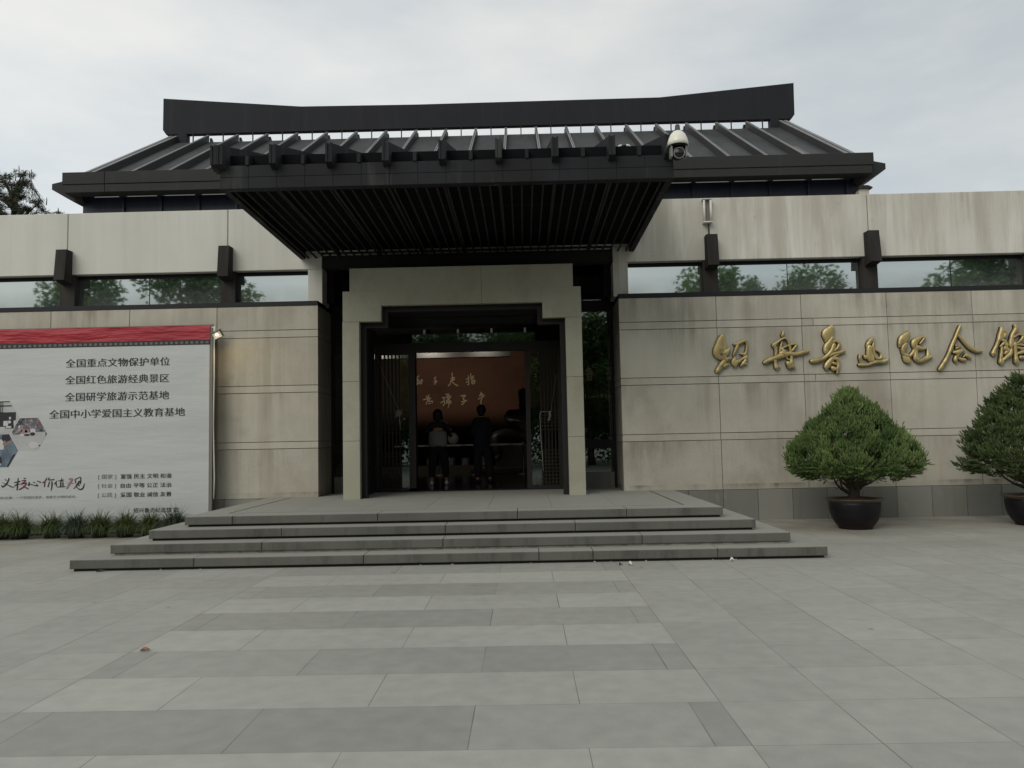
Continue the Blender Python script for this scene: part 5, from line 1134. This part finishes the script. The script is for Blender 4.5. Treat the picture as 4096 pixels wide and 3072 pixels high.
def human(root, H, legs, arms, lean=(0, 0), shw=0.185, hipw=0.09, head_turn=0.0, face=1):
    """face: +1 looks to +y (back to the camera). legs: foot x,y pairs; arms: (elbow, wrist, hand dir) offsets from the shoulder"""
    s = H/1.7; P = []; E = []; R = []
    def v(p, r, link=None):
        P.append(tuple(p)); R.append(r)
        if link is not None: E.append((link, len(P)-1))
        return len(P)-1
    pel = v((0, 0, 0.92*s), (0.150*s, 0.105*s)); wst = v((lean[0]*.3, lean[1]*.3, 1.08*s), (0.135*s, 0.10*s), pel); che = v((lean[0]*.7, lean[1]*.7, 1.25*s), (0.155*s, 0.11*s), wst)
    ush = v((lean[0], lean[1], 1.40*s), (0.095*s, 0.075*s), che); nk = v((lean[0], lean[1]+0.01*face, 1.475*s), 0.055*s, ush); j = v((lean[0]+0.01*head_turn, lean[1]+0.02*face, 1.545*s), (0.070*s, 0.078*s), nk)
    hd = v((lean[0]+0.012*head_turn, lean[1]+0.015*face, 1.61*s), (0.078*s, 0.092*s), j); tp_ = v((lean[0]+0.012*head_turn, lean[1]+0.005*face, 1.675*s), (0.055*s, 0.066*s), hd)
    # face: nose, chin, ears
    hx, hy = lean[0]+0.012*head_turn, lean[1]; ft = Vector((head_turn*0.7, face, 0)).normalized(); sd = Vector((ft.y, -ft.x, 0))
    out = []
    for sgn, (fx, fy), arm in zip((-1, 1), legs, arms):
        hip = v((sgn*hipw*s, 0, 0.86*s), 0.088*s, pel); kn = v(((sgn*hipw*s+fx)/2, fy*0.5+0.02*face, 0.47*s), 0.058*s, hip); ca = v((fx*0.8+sgn*hipw*s*0.2, fy*0.8-0.01*face, 0.30*s), 0.056*s, kn)
        an = v((fx, fy-0.02*face, 0.085*s), 0.038*s, ca); he = v((fx, fy-0.025*face, 0.035*s), 0.033*s, an); v((fx+sgn*0.03, fy+0.13*face*s, 0.028*s), (0.036*s, 0.022*s), he)
        sh = v((lean[0]+sgn*shw*s, lean[1], 1.385*s), 0.058*s, ush); S0 = Vector(P[sh]); el, wr, hdv, pn = arm
        mid = S0+(Vector(el))*0.5*s; m_ = v(mid, 0.047*s, sh); ei = v(S0+Vector(el)*s, 0.040*s, m_); fm_ = S0+(Vector(el)+Vector(wr))*0.5*s; fmi = v(fm_, 0.036*s, ei); wi = v(S0+Vector(wr)*s, 0.026*s, fmi)
        hand_chain(P, E, R, wi, Vector(P[wi]), Vector(hdv), Vector(pn), s); out.append((P[sh], P[m_], P[ei], P[fmi], P[wi]))
    body = skin_obj('body', P, E, R, 'skin', root, 1)
    # facial features on the front of the head
    fx_ = MB(); L0 = world_loc(root); C = L0+Vector((hx, hy+0.015*face, 1.605*s))
    fx_.ball(C+ft*0.088*s-Vector((0, 0, 0.008)), 0.016*s, 8, (0.8, 1.0, 1.5))
    for e in (-1, 1): fx_.ball(C+sd*e*0.080*s, 0.026*s, 8, (0.35, 0.7, 1.1))
    fx_.build('face_feature', 'skin', body)
    return out, s, (hx, hy), ft, sd
def shell(name, root, chain, rad, mat, edges=None, lv=2):
    return skin_obj(name, [tuple(c) for c in chain], edges or [(i, i+1) for i in range(len(chain)-1)], rad, mat, root, lv)
def shoe(root, x, y, mat, face=1, turn=0.0):
    L0 = world_loc(root); c, s_ = cos(turn), sin(turn)
    mb = MB(); pr = []
    secs = [(-0.085, 0.030, 0.085), (-0.06, 0.040, 0.085), (0.0, 0.042, 0.075), (0.07, 0.047, 0.05), (0.13, 0.043, 0.042), (0.165, 0.022, 0.03)]
    vs = []
    for t, w, h_ in secs:
        for k in range(10):
            a = 2*pi*k/10; lx = w*cos(a); lz = h_*0.5+h_*0.5*sin(a); ly = t*face; vs.append((L0.x+x+lx*c-ly*s_, L0.y+y+lx*s_+ly*c, L0.z+max(0.001, lz)))
    fs = [(i*10+k, i*10+(k+1) % 10, (i+1)*10+(k+1) % 10, (i+1)*10+k) for i in range(len(secs)-1) for k in range(10)]+[tuple(range(9, -1, -1)), tuple(range(50, 60))]
    mb.add(vs, fs, None, True).build('shoe', mat, root)

# woman photographing the statue
wo = thing('person', 'person in a striped top and white shoes, taking a photo with raised arms', 'person', (-1.79, 16.36, FZ), 'visitors inside the hall')
arms = [((-0.10, 0.10, -0.16), (0.06, 0.26, 0.08), (0.3, 0.25, 0.8), (0.6, 0.2, 0)), ((0.13, 0.10, -0.13), (-0.03, 0.26, 0.10), (-0.3, 0.25, 0.8), (-0.6, 0.2, 0))]
ar, s, hc, ft, sd = human(wo, 1.53, [(-0.14, 0.0), (0.17, 0.0)], arms, shw=0.165)
shell('trousers', wo, [(0, 0, 0.90), (0, 0, 0.80), (-0.09, 0, 0.74), (-0.125, 0.0, 0.40), (-0.14, -0.02, 0.13), (0.09, 0, 0.74), (0.145, 0.0, 0.40), (0.165, -0.02, 0.13)], [(0.20, 0.14), (0.20, 0.14), 0.13, 0.088, 0.066, 0.13, 0.088, 0.066], 'black_cloth', [(0, 1), (1, 2), (2, 3), (3, 4), (1, 5), (5, 6), (6, 7)])
shell('striped_top', wo, [(0, 0, 0.74), (0, 0, 0.92), (0, 0, 1.05), (0, 0, 1.13)], [(0.225, 0.15), (0.215, 0.145), (0.205, 0.14), (0.205, 0.135)], 'striped')
shell('dark_yoke', wo, [(0, 0, 1.15), (0, 0, 1.22), (0, 0, 1.29), ar[0][0], ar[0][1], (Vector(ar[0][1])*.3+Vector(ar[0][2])*.7), ar[1][0], ar[1][1], (Vector(ar[1][1])*.3+Vector(ar[1][2])*.7)], [(0.205, 0.14), (0.20, 0.13), (0.10, 0.09), 0.072, 0.064, 0.060, 0.068, 0.064, 0.060], 'dark_knit', [(0, 1), (1, 2), (1, 3), (3, 4), (4, 5), (1, 6), (6, 7), (7, 8)])
L0 = world_loc(wo); hz = 1.44*s/ (1.53/1.7) * (1.53/1.7)
hb = MB(); hb.ball(L0+Vector((hc[0], hc[1]-0.012, 1.615*s)), 0.118*s, 16, (0.98, 1.08, 1.16)); hb.ball(L0+Vector((hc[0], hc[1]-0.055, 1.53*s)), 0.088*s, 12, (1.0, 0.8, 1.0)); hb.build('hair', 'hair', wo)
MB().lathe([(0.030, -0.012), (0.034, 0), (0.030, 0.012)], L0+Vector(ar[1][4])-Vector((0, 0, 0.03)), 14).build('watch', 'cctv_black', wo)
MB().box(L0.x-0.075, L0.x+0.075, L0.y+0.30, L0.y+0.31, L0.z+1.36, L0.z+1.44).build('phone', 'cctv_black', wo)
shoe(wo, -0.15, -0.02, 'shoe', 1, 0.35); shoe(wo, 0.175, -0.02, 'shoe', 1, -0.05)
# her hat
ht = thing('sun_hat', 'cream sun hat with a black patch hanging beside the striped top', 'hat', (-1.475, 16.30, 1.37))
hm = MB().ball((-1.475, 16.30, 1.487), 0.112, 20, (0.94, 0.62, 1.05)).build('hat_crown', 'straw', ht)
MB().lathe([(0.085, -0.01), (0.125, 0.0), (0.085, 0.012)], (-1.475, 16.33, 1.487), 24, (0.25, 0.95, 0.1)).build('hat_brim', 'straw', ht)
MB().ball((-1.515, 16.235, 1.555), 0.048, 10, (0.9, 0.25, 0.75)).build('black_patch', 'black_cloth', ht)
MB().tube([(-1.53, 16.30, 1.58), (-1.62, 16.30, 1.66), (-1.66, 16.33, 1.75)], 0.006, 6).build('strap', 'black_cloth', ht)
# man in the dark jacket
mn = thing('person', 'person in a long navy jacket and dark trousers inside the doorway', 'person', (-0.90, 16.77, FZ), 'visitors inside the hall')
arms = [((-0.045, 0.02, -0.29), (0.03, 0.17, -0.42), (0.8, 0.4, -0.1), (0.1, 0, 0.8)), ((0.045, 0.02, -0.29), (-0.02, 0.17, -0.43), (-0.8, 0.4, -0.1), (0.1, 0, 0.8))]
ar, s, hc, ft, sd = human(mn, 1.63, [(-0.09, 0.0), (0.17, 0.02)], arms, shw=0.15, head_turn=-0.7)
shell('trousers', mn, [(0, 0, 0.86), (0, 0, 0.78), (-0.085, 0, 0.70), (-0.09, 0.0, 0.40), (-0.09, -0.02, 0.10), (0.10, 0, 0.70), (0.15, 0.0, 0.40), (0.165, 0, 0.10)], [(0.16, 0.12), (0.165, 0.12), 0.11, 0.095, 0.085, 0.11, 0.095, 0.085], 'black_cloth', [(0, 1), (1, 2), (2, 3), (3, 4), (1, 5), (5, 6), (6, 7)])
jp = [(0, 0, 0.70), (0, 0, 0.90), (0, 0, 1.10), (0, 0, 1.25), (0, 0.01, 1.40)] + [ar[0][0], ar[0][1], ar[0][2], ar[0][3]] + [ar[1][0], ar[1][1], ar[1][2], ar[1][3]]
shell('jacket', mn, jp, [(0.205, 0.145), (0.195, 0.14), (0.19, 0.135), (0.185, 0.125), (0.085, 0.08), 0.078, 0.072, 0.064, 0.055, 0.078, 0.072, 0.064, 0.055], 'navy_cloth', [(0, 1), (1, 2), (2, 3), (3, 4), (3, 5), (5, 6), (6, 7), (7, 8), (3, 9), (9, 10), (10, 11), (11, 12)])
L0 = world_loc(mn)
MB().ball(L0+Vector((hc[0]+0.012, hc[1]-0.012, 1.63*s)), 0.112*s, 16, (0.95, 1.05, 1.02)).ball(L0+Vector((hc[0]+0.012, hc[1]-0.045, 1.555*s)), 0.078*s, 12, (1.0, 0.8, 1.0)).build('hair', 'hair', mn)
shoe(mn, -0.10, -0.02, 'black_cloth', 1, 0.9); shoe(mn, 0.17, 0.0, 'black_cloth', 1, 0.2)

# ================================================================== seated bronze statue, barrier posts, porcelain pots
stt = thing('statue', 'large dark bronze statue of a seated figure behind the barrier', 'statue', (-0.04, 22.2, 0.535))
k_ = 1.45
P = [(0, 0, 1.0), (0.0, 0.02, 1.25), (0.02, 0.02, 1.55), (0.04, 0.0, 1.78), (0.05, -0.02, 1.93), (0.05, -0.06, 2.08), (0.05, -0.06, 2.22), (0.05, -0.04, 2.36),
     (-0.32, -0.10, 1.64), (-0.44, -0.22, 1.45), (-0.30, -0.42, 1.42), (-0.15, -0.46, 1.42),
     (0.50, -0.10, 1.64), (0.60, -0.22, 1.36), (0.45, -0.50, 1.22), (0.42, -0.58, 1.2),
     (-0.22, -0.1, 0.98), (-0.60, -0.50, 1.02), (-0.80, -0.60, 0.98), (-0.70, -0.62, 0.70), (-0.66, -0.64, 0.42), (-0.74, -0.80, 0.38),
     (0.24, -0.1, 0.98), (0.30, -0.66, 1.0), (0.32, -0.70, 0.55), (0.34, -0.72, 0.22), (0.34, -0.92, 0.18)]
E = [(0, 1), (1, 2), (2, 3), (3, 4), (4, 5), (5, 6), (6, 7), (2, 8), (8, 9), (9, 10), (10, 11), (2, 12), (12, 13), (13, 14), (14, 15), (0, 16), (16, 17), (17, 18), (18, 19), (19, 20), (20, 21), (0, 22), (22, 23), (23, 24), (24, 25), (25, 26)]
Rr = [(0.36, 0.28), (0.33, 0.26), (0.36, 0.26), (0.20, 0.17), 0.11, (0.145, 0.15), (0.155, 0.165), (0.12, 0.13), 0.17, 0.15, 0.10, 0.055, 0.17, 0.15, 0.10, 0.055, 0.24, 0.20, 0.17, 0.15, 0.09, 0.06, 0.24, 0.19, 0.14, 0.10, 0.07]
PL = [Vector(p) for p in P]
hand_chain(P, E, Rr, 11, Vector(P[11]), Vector((0.9, -0.2, -0.25)), Vector((0, -0.3, -1)), 1.5, 0.3); hand_chain(P, E, Rr, 15, Vector(P[15]), Vector((-0.2, -0.9, -0.3)), Vector((0, 0, -1)), 1.5, 0.3)
skin_obj('body', P, E, Rr, 'bronze', stt, 2)
L0 = world_loc(stt)
MB().box(L0.x-0.75, L0.x+0.75, L0.y-0.35, L0.y+0.55, L0.z+0.15, L0.z+0.80).box(L0.x-0.55, L0.x+0.55, L0.y+0.35, L0.y+0.5, L0.z+0.80, L0.z+1.25).box(L0.x+0.66, L0.x+0.85, L0.y-0.4, L0.y+0.5, L0.z+0.15, L0.z+1.18).build('armchair', 'bronze', stt)
MB().cbox(L0.x-1.4, L0.x+1.4, L0.y-1.1, L0.y+0.9, L0.z, L0.z+0.15, 0.02).build('pedestal', 'hall_dark', stt)
BL = ['steel barrier post between the legs of the person in stripes', 'steel barrier post just left of the person in the navy jacket', 'steel barrier post at the right door leaf in front of the statue']
bp0 = None
for i, x in enumerate((-2.21, -1.25, -0.02)):
    if bp0 is None:
        bp0 = thing('barrier_post', BL[0], 'barrier post', (x, 20.6, 0.535), 'barrier posts in the hall')
        c = (x, 20.6, 0.535)
        MB().lathe([(0.0, 0.0), (0.155, 0.0), (0.155, 0.012), (0.14, 0.024), (0.03, 0.034), (0.0, 0.034)], c, 28).build('base_disc', 'steel', bp0)
        MB().lathe([(0.024, 0.03), (0.024, 0.72), (0.032, 0.73), (0.032, 0.83), (0.02, 0.845), (0.0, 0.846)], c, 16).build('pole', 'steel', bp0)
        bt = MB().box(x-1.19, x-0.03, 20.585, 20.59, 1.297, 1.338).build('belt', 'belt', bp0)
        bm = MB()
        for q in range(2): bm.box(x-0.95+0.55*q, x-0.80+0.55*q, 20.583, 20.585, 1.31, 1.324)
        bm.build('belt_print', 'ink_grey', bt)
    else: dup(bp0, (x, 20.6, 0.535), BL[i], 0.0, 1.0)
PLB = ['leftmost potted plant in a blue and white pot, below the mural', 'potted plant in a blue and white pot left of the photographer, below the mural', 'potted plant in a blue and white pot right beside the photographer', 'potted plant in a blue and white pot left of the jacketed person', 'potted plant in a blue and white pot behind the jacketed person', 'potted plant in a blue and white pot beside the statue pedestal']
pl0 = None; r = random.Random(31)
for i, x in enumerate((-3.30, -2.735, -2.14, -1.71, -1.18, -0.62)):
    if pl0 is None:
        pl0 = thing('potted_plant', PLB[0], 'potted plant', (x, 22.9, 0.72), 'potted plants below the mural'); c = Vector((x, 22.9, 0.72))
        MB().lathe([(0.0, 0.0), (0.105, 0.0), (0.112, 0.02), (0.125, 0.12), (0.128, 0.20), (0.138, 0.215), (0.125, 0.22), (0.115, 0.19), (0.0, 0.19)], c, 28).build('pot', 'porcelain', pl0)
        fb_ = MB()
        for k in range(420):
            a = r.uniform(0, 2*pi); t = r.random()**0.8; rad = 0.27*(1-t)*r.random()**0.5; p = c+Vector((cos(a)*rad, sin(a)*rad, 0.2+0.62*t)); d = Vector((cos(a)*0.7, sin(a)*0.7, r.uniform(0.2, 1.2))).normalized()
            fb_.blade(p, d, d.cross(Vector((0.2, 0.3, 1))).normalized(), r.uniform(0.10, 0.2), 0.035, r.random())
        fb_.build('foliage', 'needle', pl0)
    else: dup(pl0, (x, 22.9, 0.72), PLB[i], i*1.1, (0.92, 0.95, 1.04, 0.96, 1.08, 0.9)[i])
pf = MB().box(-8.5, -0.95, 22.6, 23.9, 0.53, 0.72).build('plant_shelf', 'hall_dark', hall)

# ceiling spotlights that light the mural
sp0 = None
for i, x in enumerate((-1.0, -2.4, -3.8)):
    if sp0 is None:
        sp0 = thing('ceiling_spotlight', 'rightmost of three ceiling spotlights behind the door head', 'spotlight', (x, 20.0, 4.10), 'spotlights lighting the mural')
        MB().lathe([(0.0, 0.20), (0.05, 0.20), (0.055, 0.0), (0.045, 0.0), (0.045, 0.02), (0.0, 0.02)], (x, 20.0, 4.10), 20).build('lamp_can', 'lamp_grey', sp0)
        MB().lathe([(0.0, 0.012), (0.042, 0.012)], (x, 20.0, 4.10), 20).build('lamp_face', 'spot_bulb', sp0)
        o_ = sp0
    else: o_ = dup(sp0, (x, 20.0, 4.10), ['', 'middle one of three ceiling spotlights behind the door head', 'leftmost of three ceiling spotlights behind the door head'][i])
    ld = bpy.data.lights.new('spotlight_beam', 'SPOT'); lo = bpy.data.objects.new('spotlight_beam', ld); COL.objects.link(lo)
    ld.energy = 26; ld.color = (1.0, 0.90, 0.76); ld.spot_size = radians(150); ld.spot_blend = 1.0; ld.shadow_soft_size = 0.06
    lo.parent = o_; lo.location = (0, 0, -0.03); lo.rotation_euler = Vector((0.0, -3.6, 1.5)).to_track_quat('Z', 'Y').to_euler()
